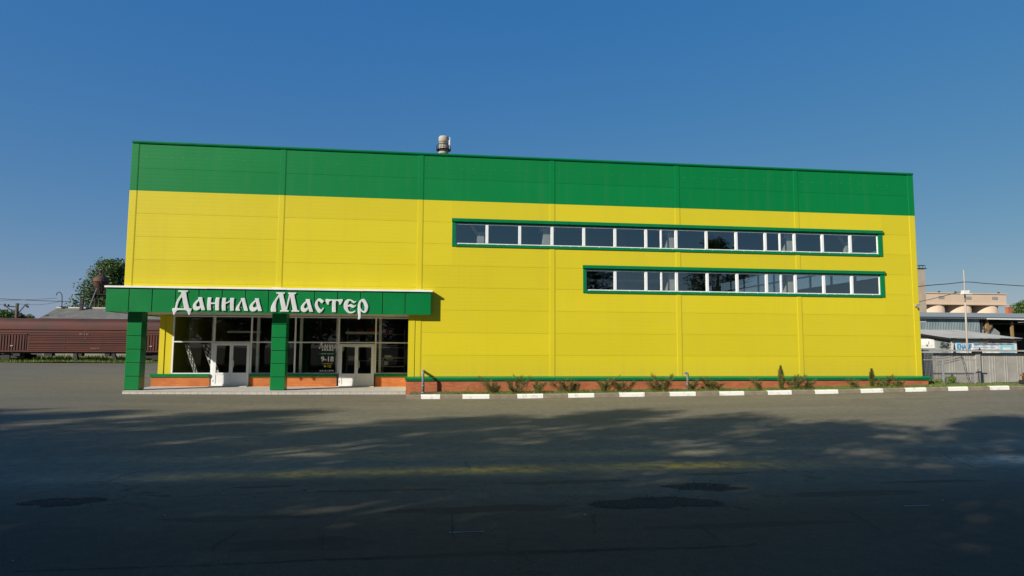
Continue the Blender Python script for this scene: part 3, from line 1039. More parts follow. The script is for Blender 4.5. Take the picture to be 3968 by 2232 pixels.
for (xa, xb, zb) in ((-.12, .46, .132), (5.735, 6.34, .10)):
    mb = MB()
    mb.box((xa + .02, .18, zb - .05), (xb - .02, .66, 3.41))
    c = mb.build('canopy_column', M['joint'], bld)
    zz = [zb + .012] + [zb + .012 + .563 * k for k in range(1, 6)] + [3.41]
    for a, b in zip(zz, zz[1:]):
        mb = MB()
        e = random.uniform(-.004, .004)
        mb.box((xa + e, .15 + e, a + .012), (xb + e, .70, b - .010))
        mb.build('cladding_panel', M['fascia'], c, bevel=.01)


# ------------------------------------------------------------------ lettering
def letters_mesh(name, loops, y, depth, mats, parent=None, inset=0.0, sx=1, sz=1, ox=0, oz=0):
    def smooth(l):
        out = []
        n = len(l)
        for i in range(n):
            p0, p1, p2, p3 = (Vector(l[(i + k) % n]) for k in (-1, 0, 1, 2))
            out.append(p1)
            d0, d1, d2 = (p1 - p0), (p2 - p1), (p3 - p2)
            if d0.length and d1.length and d2.length and d0.angle(d1) < .75 and d1.angle(d2) < .75:
                for t in (.33, .67):
                    out.append(.5 * ((2 * p1) + (p2 - p0) * t + (2 * p0 - 5 * p1 + 4 * p2 - p3) * t * t + (3 * p1 - p0 - 3 * p2 + p3) * t ** 3))
        return out
    cu = bpy.data.curves.new(name, 'CURVE')
    cu.dimensions = '2D'; cu.fill_mode = 'BOTH'; cu.extrude = depth / 2; cu.offset = -inset
    for l in loops:
        pts = smooth([(ox + x * sx, oz + z * sz) for x, z in l])
        s = cu.splines.new('POLY')
        s.points.add(len(pts) - 1)
        for q, p in zip(s.points, pts):
            q.co = (p.x, p.y, 0, 1)
        s.use_cyclic_u = True
    return curve_obj(cu, name, y, mats, parent)


def curve_obj(cu, name, y, mats, parent):
    tmp = bpy.data.objects.new('tmp', cu)
    col.objects.link(tmp)
    bpy.context.view_layer.update()
    me = bpy.data.meshes.new_from_object(tmp.evaluated_get(bpy.context.evaluated_depsgraph_get()))
    bpy.data.objects.remove(tmp)
    bpy.data.curves.remove(cu)
    me.name = name
    for v in me.vertices:
        v.co = Vector((v.co.x, y - v.co.z, v.co.y))
    me.materials.clear()
    me.materials.append(mats)
    me.update()
    o = bpy.data.objects.new(name, me)
    col.objects.link(o)
    if parent:
        o.parent = parent
        o.matrix_parent_inverse = parent_mat(parent).inverted()
    return o


def text(name, body, box, y, m, parent=None, bold=0.0, depth=.002, shear=0.0, keep=False):
    """words set in the built-in font, fitted into the box (x0, z0, x1, z1) on the plane y"""
    cu = bpy.data.curves.new(name, 'FONT')
    cu.body = body; cu.size = 1; cu.offset = bold; cu.shear = shear; cu.extrude = 0
    o = curve_obj(cu, name, 0, m, parent)
    xs = [v.co.x for v in o.data.vertices]; zs = [v.co.z for v in o.data.vertices]
    x0, z0, x1, z1 = box
    for v in o.data.vertices:
        v.co.x = x0 + (v.co.x - min(xs)) / (max(xs) - min(xs)) * (x1 - x0)
        v.co.z = z0 + (v.co.z - min(zs)) / (max(zs) - min(zs)) * (z1 - z0)
        v.co.y = y
    return o


LETTERS = [[[(2.015,4.296),(2.399,4.302),(2.402,4.248),(2.332,4.247),(2.346,4.15),(2.39,3.915),(2.438,3.731),(2.489,3.552),(2.574,3.551),(2.583,3.514),(2.549,3.396),(2.525,3.292),(2.471,3.288),(2.453,3.345),(2.429,3.412),(2.387,3.458),(2.323,3.479),(2.085,3.476),(2.007,3.454),(1.959,3.39),(1.938,3.339),(1.92,3.289),(1.869,3.288),(1.849,3.388),(1.815,3.505),(1.813,3.545),(1.923,3.556),(1.937,3.657),(1.959,3.791),(2.016,3.943),(2.089,4.062),(2.149,4.155),(2.155,4.197),(2.126,4.241),(2.025,4.246)],[(2.185,4.046),(2.112,3.928),(2.047,3.776),(2.018,3.658),(2.01,3.591),(2.021,3.554),(2.288,3.544),(2.257,3.695),(2.227,3.829)]],[[(2.832,4.025),(2.983,4.024),(2.994,3.957),(3.043,3.755),(3.124,3.487),(2.975,3.485),(2.941,3.602),(2.909,3.535),(2.832,3.483),(2.745,3.474),(2.671,3.512),(2.632,3.599),(2.639,3.7),(2.69,3.801),(2.766,3.886),(2.846,3.951),(2.824,4.005)],[(2.869,3.896),(2.802,3.803),(2.757,3.718),(2.764,3.651),(2.809,3.626),(2.889,3.635),(2.919,3.666),(2.913,3.737),(2.881,3.821)]],[[(3.211,4.022),(3.355,4.021),(3.341,3.911),(3.339,3.806),(3.519,3.804),(3.517,3.913),(3.537,4.022),(3.682,4.021),(3.67,3.916),(3.666,3.746),(3.667,3.611),(3.68,3.487),(3.536,3.48),(3.524,3.576),(3.516,3.75),(3.34,3.751),(3.345,3.641),(3.359,3.486),(3.215,3.485),(3.197,3.639),(3.2,3.842)]],[[(3.795,4.014),(3.948,4.016),(3.939,3.919),(3.932,3.809),(4.106,3.905),(4.118,4.015),(4.275,4.014),(4.263,3.907),(4.258,3.737),(4.274,3.48),(4.132,3.478),(4.116,3.651),(4.112,3.845),(3.932,3.75),(3.937,3.615),(3.951,3.48),(3.796,3.478),(3.783,3.647),(3.786,3.849)]],[[(4.539,4.012),(4.701,4.015),(4.722,3.913),(4.769,3.744),(4.852,3.478),(4.698,3.477),(4.65,3.657),(4.584,3.911),(4.524,3.774),(4.489,3.638),(4.492,3.554),(4.532,3.48),(4.355,3.478),(4.343,3.527),(4.361,3.603),(4.406,3.688),(4.482,3.808),(4.553,3.936)]],[[(5.113,4.01),(5.272,4.011),(5.283,3.938),(5.331,3.751),(5.417,3.476),(5.267,3.475),(5.226,3.588),(5.2,3.528),(5.121,3.468),(5.032,3.458),(4.949,3.5),(4.908,3.593),(4.917,3.695),(4.978,3.797),(5.057,3.875),(5.131,3.944),(5.109,3.995)],[(5.151,3.876),(5.084,3.79),(5.042,3.705),(5.046,3.645),(5.091,3.615),(5.156,3.621),(5.203,3.656),(5.198,3.724),(5.17,3.817)]],[[(5.982,4.277),(6.323,4.279),(6.325,4.221),(6.258,4.22),(6.303,4.012),(6.353,3.815),(6.403,3.609),(6.454,3.907),(6.513,4.21),(6.469,4.224),(6.467,4.278),(6.794,4.279),(6.79,4.225),(6.716,4.22),(6.754,4.019),(6.815,3.749),(6.871,3.52),(6.944,3.517),(6.946,3.463),(6.63,3.463),(6.628,3.517),(6.687,3.523),(6.652,3.675),(6.601,3.909),(6.559,4.12),(6.522,3.925),(6.47,3.673),(6.441,3.52),(6.51,3.516),(6.512,3.462),(6.166,3.463),(6.164,3.517),(6.233,3.523),(6.192,3.706),(6.141,3.938),(6.106,4.099),(6.052,4.009),(6.004,3.9),(5.979,3.775),(5.979,3.631),(5.999,3.506),(5.991,3.452),(5.787,3.454),(5.776,3.521),(5.784,3.629),(5.82,3.755),(5.884,3.881),(5.99,4.044),(6.073,4.162),(6.074,4.221),(5.988,4.224)]],[[(7.207,4.003),(7.368,4.006),(7.385,3.919),(7.434,3.739),(7.521,3.47),(7.367,3.468),(7.321,3.612),(7.292,3.539),(7.224,3.472),(7.138,3.451),(7.049,3.491),(7.012,3.581),(7.022,3.698),(7.091,3.807),(7.176,3.889),(7.227,3.944),(7.199,3.989)],[(7.246,3.872),(7.179,3.781),(7.138,3.699),(7.146,3.627),(7.194,3.601),(7.263,3.611),(7.302,3.665),(7.294,3.737),(7.266,3.809)]],[[(7.766,4.042),(7.837,4.025),(7.962,3.936),(7.946,3.899),(7.878,3.826),(7.833,3.871),(7.77,3.924),(7.713,3.933),(7.706,3.833),(7.723,3.743),(7.778,3.635),(7.851,3.555),(7.894,3.582),(7.936,3.652),(7.971,3.628),(7.922,3.538),(7.854,3.456),(7.785,3.419),(7.722,3.463),(7.639,3.597),(7.592,3.705),(7.586,3.795),(7.613,3.886),(7.672,3.977),(7.714,4.023)]],[[(8.031,4.009),(8.083,4.023),(8.26,4.007),(8.524,4.007),(8.692,4.024),(8.75,4.014),(8.747,3.947),(8.663,3.791),(8.601,3.787),(8.612,3.845),(8.589,3.908),(8.526,3.949),(8.469,3.961),(8.458,3.843),(8.469,3.463),(8.314,3.464),(8.308,3.66),(8.314,3.959),(8.244,3.952),(8.187,3.903),(8.167,3.848),(8.178,3.788),(8.108,3.784),(8.029,3.946)]],[[(9.037,4.023),(9.127,4.001),(9.199,3.953),(9.253,3.926),(9.306,3.954),(9.321,3.923),(9.272,3.881),(9.201,3.871),(9.138,3.915),(9.074,3.969),(9.022,3.95),(8.98,3.85),(8.965,3.759),(9.043,3.8),(9.132,3.806),(9.195,3.761),(9.249,3.753),(9.301,3.777),(9.311,3.745),(9.25,3.68),(9.18,3.652),(9.099,3.688),(9.036,3.72),(8.966,3.686),(8.987,3.577),(9.042,3.496),(9.14,3.479),(9.219,3.504),(9.277,3.539),(9.299,3.508),(9.221,3.444),(9.098,3.415),(8.973,3.45),(8.873,3.54),(8.808,3.648),(8.799,3.793),(8.828,3.902),(8.905,3.991),(8.966,4.022)]],[[(9.615,4.05),(9.669,4.032),(9.752,3.924),(9.818,3.769),(9.826,3.66),(9.797,3.55),(9.745,3.468),(9.674,3.443),(9.585,3.475),(9.521,3.529),(9.519,3.384),(9.516,3.238),(9.485,3.174),(9.414,3.165),(9.42,3.31),(9.397,3.491),(9.392,3.709),(9.415,3.855),(9.474,3.975),(9.544,4.03)],[(9.546,3.957),(9.504,3.856),(9.498,3.747),(9.518,3.638),(9.583,3.548),(9.646,3.521),(9.681,3.549),(9.687,3.64),(9.667,3.767),(9.619,3.885)]]]
sign = thing('shop_sign', 'white raised old style lettering fixed on the green canopy fascia', 'sign', (5, -.34, 3.9))
for loops in LETTERS:
    o = letters_mesh('letter', loops, -.330, .028, M['letter_side'], sign)
    letters_mesh('letter_face', loops, -.3465, .003, M['letter_face'], o, inset=.017)
mb = MB()
for i, loops in enumerate(LETTERS):
    cx = sum(p[0] for p in loops[0]) / len(loops[0])
    mb.box((cx - .02, -.32, 3.6), (cx + .02, -.301, 3.64))
mb.build('fixing', M['galv'], sign)

hours = thing('window_lettering', 'white and yellow opening hours lettering stuck on the glass left of the right door', 'window sign', (7.7, 2.89, 1.4))
YS = YW + .004
lx0, lx1 = LETTERS[0][0], LETTERS[-1]
mx = min(p[0] for p in LETTERS[0][0])
for i, loops in enumerate(LETTERS):
    first = i < 6
    s = .27 if first else .255
    ox = 7.29 - mx * s if first else 7.43 - min(p[0] for p in LETTERS[6][0]) * s
    oz = (1.905 - 3.46 * s) if first else (1.775 - 3.46 * s)
    letters_mesh('letter', loops, YS, .001, M['vinyl_white'], hours, sx=s, sz=s * 1.1, ox=ox, oz=oz - .1 * 3.46 * s)
mb = MB(); mb.poly([(7.28, YS, 1.592), (8.105, YS, 1.592), (8.105, YS, 1.672), (7.28, YS, 1.672)]); mb.build('green_strip', M['vinyl_green'], hours)
text('lettering', 'ЧАСЫ РАБОТЫ', (7.43, 1.61, 7.95, 1.656), YS - .002, M['vinyl_white'], hours)
text('lettering', '9-18', (7.40, 1.262, 7.985, 1.508), YS, M['vinyl_white'], hours, bold=.02)
text('lettering', 'ВОСКРЕСЕНЬЕ', (7.46, 1.138, 7.935, 1.186), YS, M['vinyl_yellow'], hours, bold=.01)
text('lettering', '9-15', (7.54, .982, 7.87, 1.094), YS, M['vinyl_yellow'], hours, bold=.02)
text('lettering', '6-81-81', (7.46, .788, 7.90, .872), YS, M['vinyl_white'], hours, bold=.015)
mb = MB()
for xc in (7.39, 7.965):     # little telephone symbols at both ends of the number
    pts = [(xc + .036 * math.cos(t), YS, .828 + .036 * math.sin(t)) for t in [2 * math.pi * k / 14 for k in range(14)]]
    inn = [(xc + .026 * math.cos(t), YS, .828 + .026 * math.sin(t)) for t in [2 * math.pi * k / 14 for k in range(14)]]
    for k in range(14):
        mb.poly([pts[k], pts[(k + 1) % 14], inn[(k + 1) % 14], inn[k]])
    mb.poly([(xc - .018, YS, .815), (xc + .018, YS, .815), (xc + .010, YS, .835), (xc - .010, YS, .835)])
    mb.poly([(xc - .02, YS, .838), (xc + .02, YS, .838), (xc + .016, YS, .848), (xc - .016, YS, .848)])
mb.build('telephone_symbol', M['vinyl_white'], hours)


# ------------------------------------------------------------------ things seen behind the glass
def display_stand(label, p, q, w, back):
    """leaning sample board of tiles with a strut behind it; p = foot, q = top"""
    t = thing('display_stand', label, 'display stand', (p[0], p[1], .1), group='leaning tile sample boards in the left shop window')
    p, q = Vector(p), Vector(q)
    w = Vector(w)
    nrm = (q - p).cross(w).normalized()
    mb = MB()
    n = 13
    for i in range(n):
        for j in range(3):
            a, b = i / n + .008, (i + 1) / n - .008
            c, d = j / 3 + .01, (j + 1) / 3 - .01
            pt = lambda s, r: p + (q - p) * s + w * r
            mb.poly([pt(a, c), pt(a, d), pt(b, d), pt(b, c)], (i + j) % 2)
    mb.build('tiles', [M['letter_side'], M['ink_black']], t)
    mb = MB()
    for r in (0, 1):
        mb.bar(p + w * r + nrm * .02, q + w * r + nrm * .02, .03, .03)
    mb.bar(q + nrm * .02, q + w + nrm * .02, .03, .03)
    mb.build('frame', M['galv'], t)
    mb = MB(); m = p + (q - p) * .3
    mb.bar(m + nrm * .02, Vector((m.x - .28, m.y + back, .1)), .025, .025)
    mb.build('leg', M['galv'], t)


display_stand('tile sample board leaning in the left shop window, nearest the yellow corner', (1.86, 3.12, .12), (1.16, 3.2, 2.02), (.13, .04, 0), .5)
display_stand('wider tile sample board leaning in the left shop window, nearest the door', (2.70, 3.15, .12), (1.90, 3.25, 2.05), (.27, .05, 0), .5)

rack = thing('storage_rack', 'warehouse rack with blue uprights and white beams behind the lower ribbon window', 'rack', (22, 3.4, 3.6))
for x in (19.9, 21.4, 22.9, 24.4, 25.9):
    mb = MB(); mb.box((x - .05, 3.2, .1), (x + .05, 3.3, 5.75)); mb.box((x - .05, 4.1, .1), (x + .05, 4.2, 5.75)); mb.build('upright', M['rack_blue'], rack)
for z in (4.15, 5.35):
    mb = MB(); mb.box((19.8, 3.12, z), (25.9, 3.19, z + .12)); mb.box((19.8, 3.3, z + .02), (25.9, 4.1, z + .05)); mb.build('beam', M['lamp_white'], rack)
mb = MB()
for i in range(8):
    x = 19.95 + i * .74
    mb.box((x, 3.3, 4.3), (x + random.uniform(.3, .6), 4.0, 4.3 + random.uniform(.2, .5)))
mb.build('stock', M['wood'], rack)

shelf = thing('shop_shelf', 'shelf with red and white goods inside behind the right entrance door', 'shelf', (9, 6, .1))
mb = MB()
for z in (.5, 1.2, 1.9, 2.6):
    mb.box((8.2, 6, z), (11.2, 6.6, z + .04))
for x in (8.2, 11.16):
    mb.box((x, 6, .1), (x + .04, 6.6, 2.9))
mb.build('frame', M['galv'], shelf)
for nm, m, z in (('red_goods', 'red', 2.645), ('white_goods', 'lamp_white', 1.245)):
    mb = MB()
    x = 8.3
    while x < 10.9:
        w = random.uniform(.15, .4)
        if random.random() < .7: mb.box((x, 6.02, z), (x + w, 6.5, z + random.uniform(.06, .3)))
        x += w + .03
    mb.build(nm, M[m], shelf)
stock = thing('paint_cans', 'pale cans and boxes piled inside behind the rightmost shop window', 'stock', (10.9, 3.9, .1))
mb = MB()
for (x, z, s) in ((10.55, .1, .28), (10.9, .1, .3), (11.2, .1, .22), (10.6, .4, .22), (10.92, .42, .18)):
    mb.tube([(x, 4.0, z), (x, 4.0, z + s)], s * .42, 14)
mb.build('can', M['lamp_white'], stock)
mb = MB()
mb.box((10.3, 3.9, 1.45), (10.62, 4.1, 1.55)); mb.box((10.28, 3.9, 1.05), (10.48, 4.1, 1.25))
mb.build('box', M['banner'], stock)
mb = MB(); mb.box((10.2, 3.88, 1.40), (11.3, 4.3, 1.44)); mb.box((10.2, 3.88, .98), (11.3, 4.3, 1.02)); mb.box((10.2, 3.9, .1), (10.23, 4.3, 1.44)); mb.build('shelf', M['galv'], stock)
for (x, y, lab) in ((3.4, 4.6, 'long white ceiling light inside above the left entrance door'), (9.1, 4.6, 'long white ceiling light inside above the right entrance door')):
    t = thing('ceiling_light', lab, 'ceiling light', (x, y, 2.65), 'ceiling lights above the entrance doors')
    mb = MB(); mb.box((x - .8, y, 2.62), (x + .8, y + .16, 2.72)); mb.build('housing', M['lamp_white'], t)
    mb = MB(); mb.bar((x - .7, y + .08, 2.72), (x - .7, y + .08, 3.42), .01, .01); mb.bar((x + .7, y + .08, 2.72), (x + .7, y + .08, 3.42), .01, .01); mb.build('rod', M['galv'], t)

# ------------------------------------------------------------------ pipes and lamp on the facade
t = thing('vent_pipe', 'grey plastic pipe standing at the brick corner beside the entrance, bent towards the wall', 'pipe', (12.25, -.6, .05))
mb = MB()
mb.tube([(12.25, -.6, .0), (12.24, -.6, .82), (12.235, -.585, .88), (12.235, -.53, .93), (12.235, -.44, .94), (12.235, -.05, .94), (12.235, .02, .94)], .058, 14)
mb.build('pipe', M['pipe'], t)
mb = MB(); mb.tube([(12.25, -.6, .30), (12.25, -.6, .36)], .066, 14); mb.tube([(12.25, -.6, .0), (12.25, -.6, .07)], .075, 14); mb.build('collar', M['pipe'], t)
t = thing('vent_pipe', 'grey plastic pipe rising among the shrubs with its open bend turned left', 'pipe', (23.99, -.9, .15))
mb = MB()
mb.tube([(23.99, -.9, .1), (23.99, -.9, .80), (23.975, -.9, .855), (23.93, -.9, .885), (23.88, -.9, .885), (23.845, -.9, .87)], .055, 14)
mb.build('pipe', M['pipe'], t)
mb = MB(); mb.tube([(23.99, -.9, .36), (23.99, -.9, .42)], .063, 14); mb.build('collar', M['pipe'], t)
t = thing('wall_lamp', 'small grey lamp on the right corner of the yellow wall', 'lamp', (36.0, -.05, 3.35))
z = at(3547, 1185, -.1).z
mb = MB(); mb.box((36.0, -.06, z - .05), (36.08, -.033, z + .07)); mb.bar((36.04, -.05, z), (36.0, -.2, z + .03), .02, .02); mb.build('bracket', M['galv'], t)
mb = MB(); mb.box((35.9, -.27, z - .03), (36.06, -.18, z + .08)); mb.build('lamp_head', M['galv'], t, bevel=.01)

# ------------------------------------------------------------------ plants along the wall
def blade(mb, p, d, l, w, m=0):
    s = d.cross(Vector((random.uniform(-1, 1), random.uniform(-1, 1), random.uniform(-.3, .3))))
    if s.length < 1e-4: return
    s = s.normalized() * w
    mb.poly([p - s, p + s, p + d * l], m)


mb = MB()
for i in range(24000):
    x = random.uniform(11.75, 40) if random.random() < .93 else random.uniform(40, 55)
    y = -2.40 + 2.2 * random.random() ** 1.25
    dens = .5 + .5 * math.sin(x * 1.3) * math.sin(x * .47 + 1) + (.35 if y < -1.6 else 0)
    if x < 13.2 and random.random() < .8: continue
    if random.random() > .35 + dens: continue
    z = zg(x, y) + soil_dz(x, y) - .01
    h = random.uniform(.05, .14) * (1.0 + .5 * random.random() ** 3)
    d = Vector((random.gauss(0, .5), random.gauss(0, .5), 1)).normalized()
    blade(mb, Vector((x, y, z)), d, h, random.uniform(.004, .009))
for i in range(420):          # broad weed leaves
    x = random.uniform(13, 36); y = random.uniform(-2.35, -.4)
    z = zg(x, y) + soil_dz(x, y)
    for k in range(5):
        d = Vector((random.gauss(0, 1), random.gauss(0, 1), .9)).normalized()
        blade(mb, Vector((x, y, z)), d, random.uniform(.05, .12), random.uniform(.010, .022))
for x in (14.2, 15.2, 17.1, 20.0, 22.3, 25.0, 26.6, 29.6, 33.0):   # taller weed stalks
    y = random.uniform(-1.6, -.6)
    for k in range(4):
        xx = x + random.uniform(-.25, .25)
        z = zg(xx, y) + soil_dz(xx, y)
        hh = random.uniform(.2, .45)
        for q in range(14):
            d = Vector((random.gauss(0, .8), random.gauss(0, .8), .7)).normalized()
            blade(mb, Vector((xx, y, z + hh * q / 14)), d, .08, .010)
tag(mb.build('grass', M['grass']), kind='stuff')


def branch_foliage(mb, p, q, sag, r0, n, ln, w):
    """needles along a curved arm from p to q"""
    p, q = Vector(p), Vector(q)
    ax = (q - p)
    for i in range(n):
        t = random.random() ** .8
        c = p + ax * t + Vector((0, 0, -sag * math.sin(math.pi * t)))
        rr = r0 * (1.15 - .75 * t) * min(1, t * 5 + .25)
        o = Vector((random.gauss(0, .45), random.gauss(0, .45), random.gauss(0, .45))) * rr
        d = (ax.normalized() * 1.0 + Vector((random.gauss(0, .45), random.gauss(0, .45), random.gauss(.15, .45)))).normalized()
        blade(mb, c + o, d, ln * random.uniform(.6, 1.3), w)


def juniper(base, arms, label, yb=-1.25):
    b = at(base[0], base[1], yb)
    b.z = zg(b.x, b.y) + soil_dz(b.x, b.y)
    t = thing('juniper_shrub', label, 'shrub', b, 'young junipers planted along the brick plinth')
    st, fo = MB(), MB()
    for (u, v) in arms:
        dy = random.uniform(-.3, .25)
        e = at(u, v, yb + dy)
        L = (e - b).length
        mid = b.lerp(e, .5) + Vector((0, 0, -.10 * L))
        st.tube([b - Vector((0, 0, .06)), b.lerp(mid, .6), mid, e], [.016, .012, .009, .003], 6)
        branch_foliage(fo, b.lerp(mid, .25), e, .10 * L, .20 * L + .03, int(250 * L + 70), .13, .006)
        for k in range(5):     # side twigs
            s = random.uniform(.4, .85)
            c = b.lerp(e, s) + Vector((0, 0, -.1 * L * math.sin(math.pi * s)))
            e2 = c + Vector((random.uniform(-.22, .22), random.uniform(-.2, .2), random.uniform(.03, .26))) * (.7 + L * .7)
            st.tube([c, e2], [.005, .002], 5)
            branch_foliage(fo, c, e2, 0, .04, 45, .11, .005)
    st.build('stem', M['bark'], t)
    fo.build('foliage', M['juniper'], t)


f4 = lambda u, v: (1560 + u / 3.22, 1380 + v / 3.22)
f5 = lambda u, v: (2300 + u / 3.68, 1380 + v / 3.68)
f6 = lambda u, v: (2900 + u / 3.22, 1380 + v / 3.22)
for f, b, arms, lab in (
    (f4, (1160, 440), [(970, 275), (1060, 345), (1205, 375), (1140, 340)], 'juniper with one long arm reaching left, first shrub after the pipe at the entrance'),
    (f4, (1405, 450), [(1320, 300), (1590, 262), (1480, 255), (1340, 380), (1430, 300)], 'tall forked juniper, second shrub from the entrance, its tips over the green cap'),
    (f4, (1650, 440), [(1785, 335), (1665, 350), (1720, 360)], 'small juniper leaning right, third shrub from the entrance'),
    (f4, (2090, 430), [(1850, 335), (1950, 310), (2110, 305), (2210, 350), (2000, 360), (2160, 350)], 'broad spreading juniper fanning out to both sides, fourth shrub from the entrance'),
    (f5, (140, 505), [(85, 370), (300, 330), (205, 345), (130, 400)], 'juniper forked with its right arm longer, fifth shrub from the entrance'),
    (f5, (390, 490), [(280, 372), (585, 370), (430, 385), (350, 400)], 'low V shaped juniper, sixth shrub from the entrance'),
    (f5, (990, 480), [(735, 345), (840, 275), (1125, 288), (1060, 340), (900, 380), (1020, 400)], 'big ragged juniper just left of the grey pipe in the shrub bed'),
    (f5, (1400, 480), [(1480, 350), (1370, 400), (1440, 400)], 'thin juniper growing against the grey pipe in the shrub bed'),
    (f5, (1680, 485), [(1555, 330), (1620, 320), (1740, 380), (1830, 400), (1690, 370)], 'bushy green shrub, first one to the right of the grey pipe'),
    (f5, (2420, 465), [(2250, 338), (2330, 385)], 'lone juniper arm leaning far left, left of the taller yellowish thuja'),
    (f6, (560, 405), [(475, 290), (585, 255), (705, 250), (640, 300)], 'feathery juniper immediately right of the yellowish thuja'),
    (f6, (685, 410), [(825, 330), (745, 335), (780, 345)], 'short juniper pointing right, under the last but one pilaster'),
    (f6, (1385, 395), [(1220, 290), (1300, 330)], 'juniper arm leaning left toward the middle bay, left of the darker thuja'),
    (f6, (1715, 400), [(1600, 335), (1740, 262), (1800, 245), (1690, 330)], 'upright juniper immediately right of the darker thuja'),
    (f6, (1795, 395), [(1940, 320), (1850, 325), (1890, 330)], 'rightmost juniper along the plinth, leaning right'),
):
    juniper(f(*b), [f(*a) for a in arms], lab)


def thuja(u, v0, v1, wpx, label, m):
    b = at(u, v0, -1.1); tp = at(u, v1, -1.1)
    z0 = zg(b.x, b.y) + soil_dz(b.x, b.y)
    t = thing('thuja', label, 'shrub', (b.x, b.y, z0), 'young columnar thujas along the wall')
    mb = MB(); mb.tube([(b.x, b.y, z0 - .05), (b.x, b.y, tp.z - .15)], [.02, .006], 6); mb.build('stem', M['bark'], t)
    mb = MB()
    H = tp.z - z0
    for i in range(2600):
        s = random.random()
        r = wpx * (math.sin(math.pi * min(1, .16 + s * .84)) ** .7) * (1 if s < .8 else (1 - s) / .2 + .12)
        a = random.uniform(0, 6.283)
        rr = r * math.sqrt(random.random()) * (1 + .25 * math.sin(5 * a + s * 9))
        c = Vector((b.x + rr * math.cos(a), b.y + rr * math.sin(a), z0 + H * s))
        d = Vector((math.cos(a) * .7 + random.gauss(0, .3), math.sin(a) * .7 + random.gauss(0, .3), .9)).normalized()
        blade(mb, c, d, random.uniform(.04, .09), random.uniform(.006, .012))
    mb.build('foliage', m, t)


thuja(3027.5, 1508, 1419, .12, 'yellowish columnar thuja standing above the green cap, near the last but one pilaster', M['thuja'])
thuja(3380, 1504, 1431, .10, 'darker columnar thuja standing above the green cap, nearer the right corner', M['juniper'])


def leaf_cloud(mb, centres, n, size, flat=.0):
    """leaf-sized quads scattered through overlapping clumps"""
    tot = sum(r ** 2 for _, r in centres)
    for c, r in centres:
        c = Vector(c)
        for i in range(max(3, int(n * r * r / tot))):
            d = Vector((random.gauss(0, 1), random.gauss(0, 1), random.gauss(0, 1))).normalized()
            p = c + d * r * (random.random() ** .45)
            nn = (d + Vector((random.gauss(0, .7), random.gauss(0, .7), random.gauss(.4, .7)))).normalized()
            a = nn.cross(Vector((random.gauss(0, 1), random.gauss(0, 1), random.gauss(0, 1))))
            if a.length < 1e-3: continue
            a.normalize(); b = nn.cross(a)
            s = size * random.uniform(.6, 1.3)
            mb.poly([p + a * s, p + b * s * .55, p - a * s, p - b * s * .55])


def small_bush(u, v0, v1, y, r, label, m, cat='bush'):
    b = at(u, v0, y); tp = at(u, v1, y)
    z0 = zg(b.x, y) + .1
    t = thing('bush', label, cat, (b.x, y, z0))
    mb = MB()
    for k in range(4):
        mb.tube([(b.x, y, z0), (b.x + random.uniform(-r, r) * .7, y + random.uniform(-.2, .2), z0 + (tp.z - z0) * .7)], [.012, .004], 5)
    mb.build('stem', M['bark'], t)
    mb = MB(); H = tp.z - z0
    cs = [((b.x + random.uniform(-r, r) * .75, y + random.uniform(-.3, .3), z0 + H * random.uniform(.2, .75)), r * random.uniform(.3, .5)) for _ in range(9)]
    leaf_cloud(mb, cs, 1500, .035)
    mb.build('foliage', m, t)


c8 = lambda u, v: (3500 + u / 4.263, 1220 + v / 4.263)
small_bush(*c8(560, 0)[:1], 1500, c8(0, 1080)[1], .35, .42, 'low leafy bush in front of the concrete wall, left of the mesh fence post', M['grass'])
small_bush(*c8(750, 0)[:1], 1500, c8(0, 1015)[1], .35, .40, 'taller leafy bush in front of the concrete wall, right of the mesh fence post', M['grass'])


# ------------------------------------------------------------------ trees
def make_tree(name, label, cat, loc, H, crown_r, trunk_r, clear, nleaf, leaf, lm, seed, group=None, pointed=.5, clumps=34):
    random.seed(seed)
    t = thing(name, label, cat, loc, group)
    L = Vector(loc)
    tr = MB()
    pts = [L + Vector((0, 0, -.2))]
    lean = Vector((random.uniform(-.03, .03), random.uniform(-.03, .03), 0))
    for k in range(1, 7):
        pts.append(L + lean * H * k / 6 * .8 + Vector((random.uniform(-.1, .1), random.uniform(-.1, .1), H * .86 * k / 6)))
    tr.tube(pts, [trunk_r * (1.15 - .17 * k) for k in range(7)], 10)
    cs = []
    for k in range(clumps):
        s = (k + random.random()) / clumps
        z = clear + (H - clear) * s
        env = (math.sin(math.pi * (s * .86 + .12)) ** .6) * (1 - pointed * s)
        a = k * 2.4 + random.uniform(-.5, .5)
        rr = crown_r * env * random.uniform(.35, 1.0)
        r = crown_r * random.uniform(.22, .42) * (1 - .45 * s * pointed)
        c = L + Vector((rr * math.cos(a), rr * math.sin(a), min(z, H - r * .8)))
        cs.append((c, r))
        base = L + lean * z + Vector((0, 0, max(clear * .7, z - rr * .9)))
        tr.tube([base, base.lerp(c, .5) + Vector((0, 0, .12 * rr)), c], [trunk_r * .34 * (1 - .6 * s), trunk_r * .2 * (1 - .6 * s), .015], 5)
    cr = MB()
    leaf_cloud(cr, cs, nleaf, leaf)
    tr.build('trunk', M['bark'], t)
    cr.build('crown', lm, t)
    return t


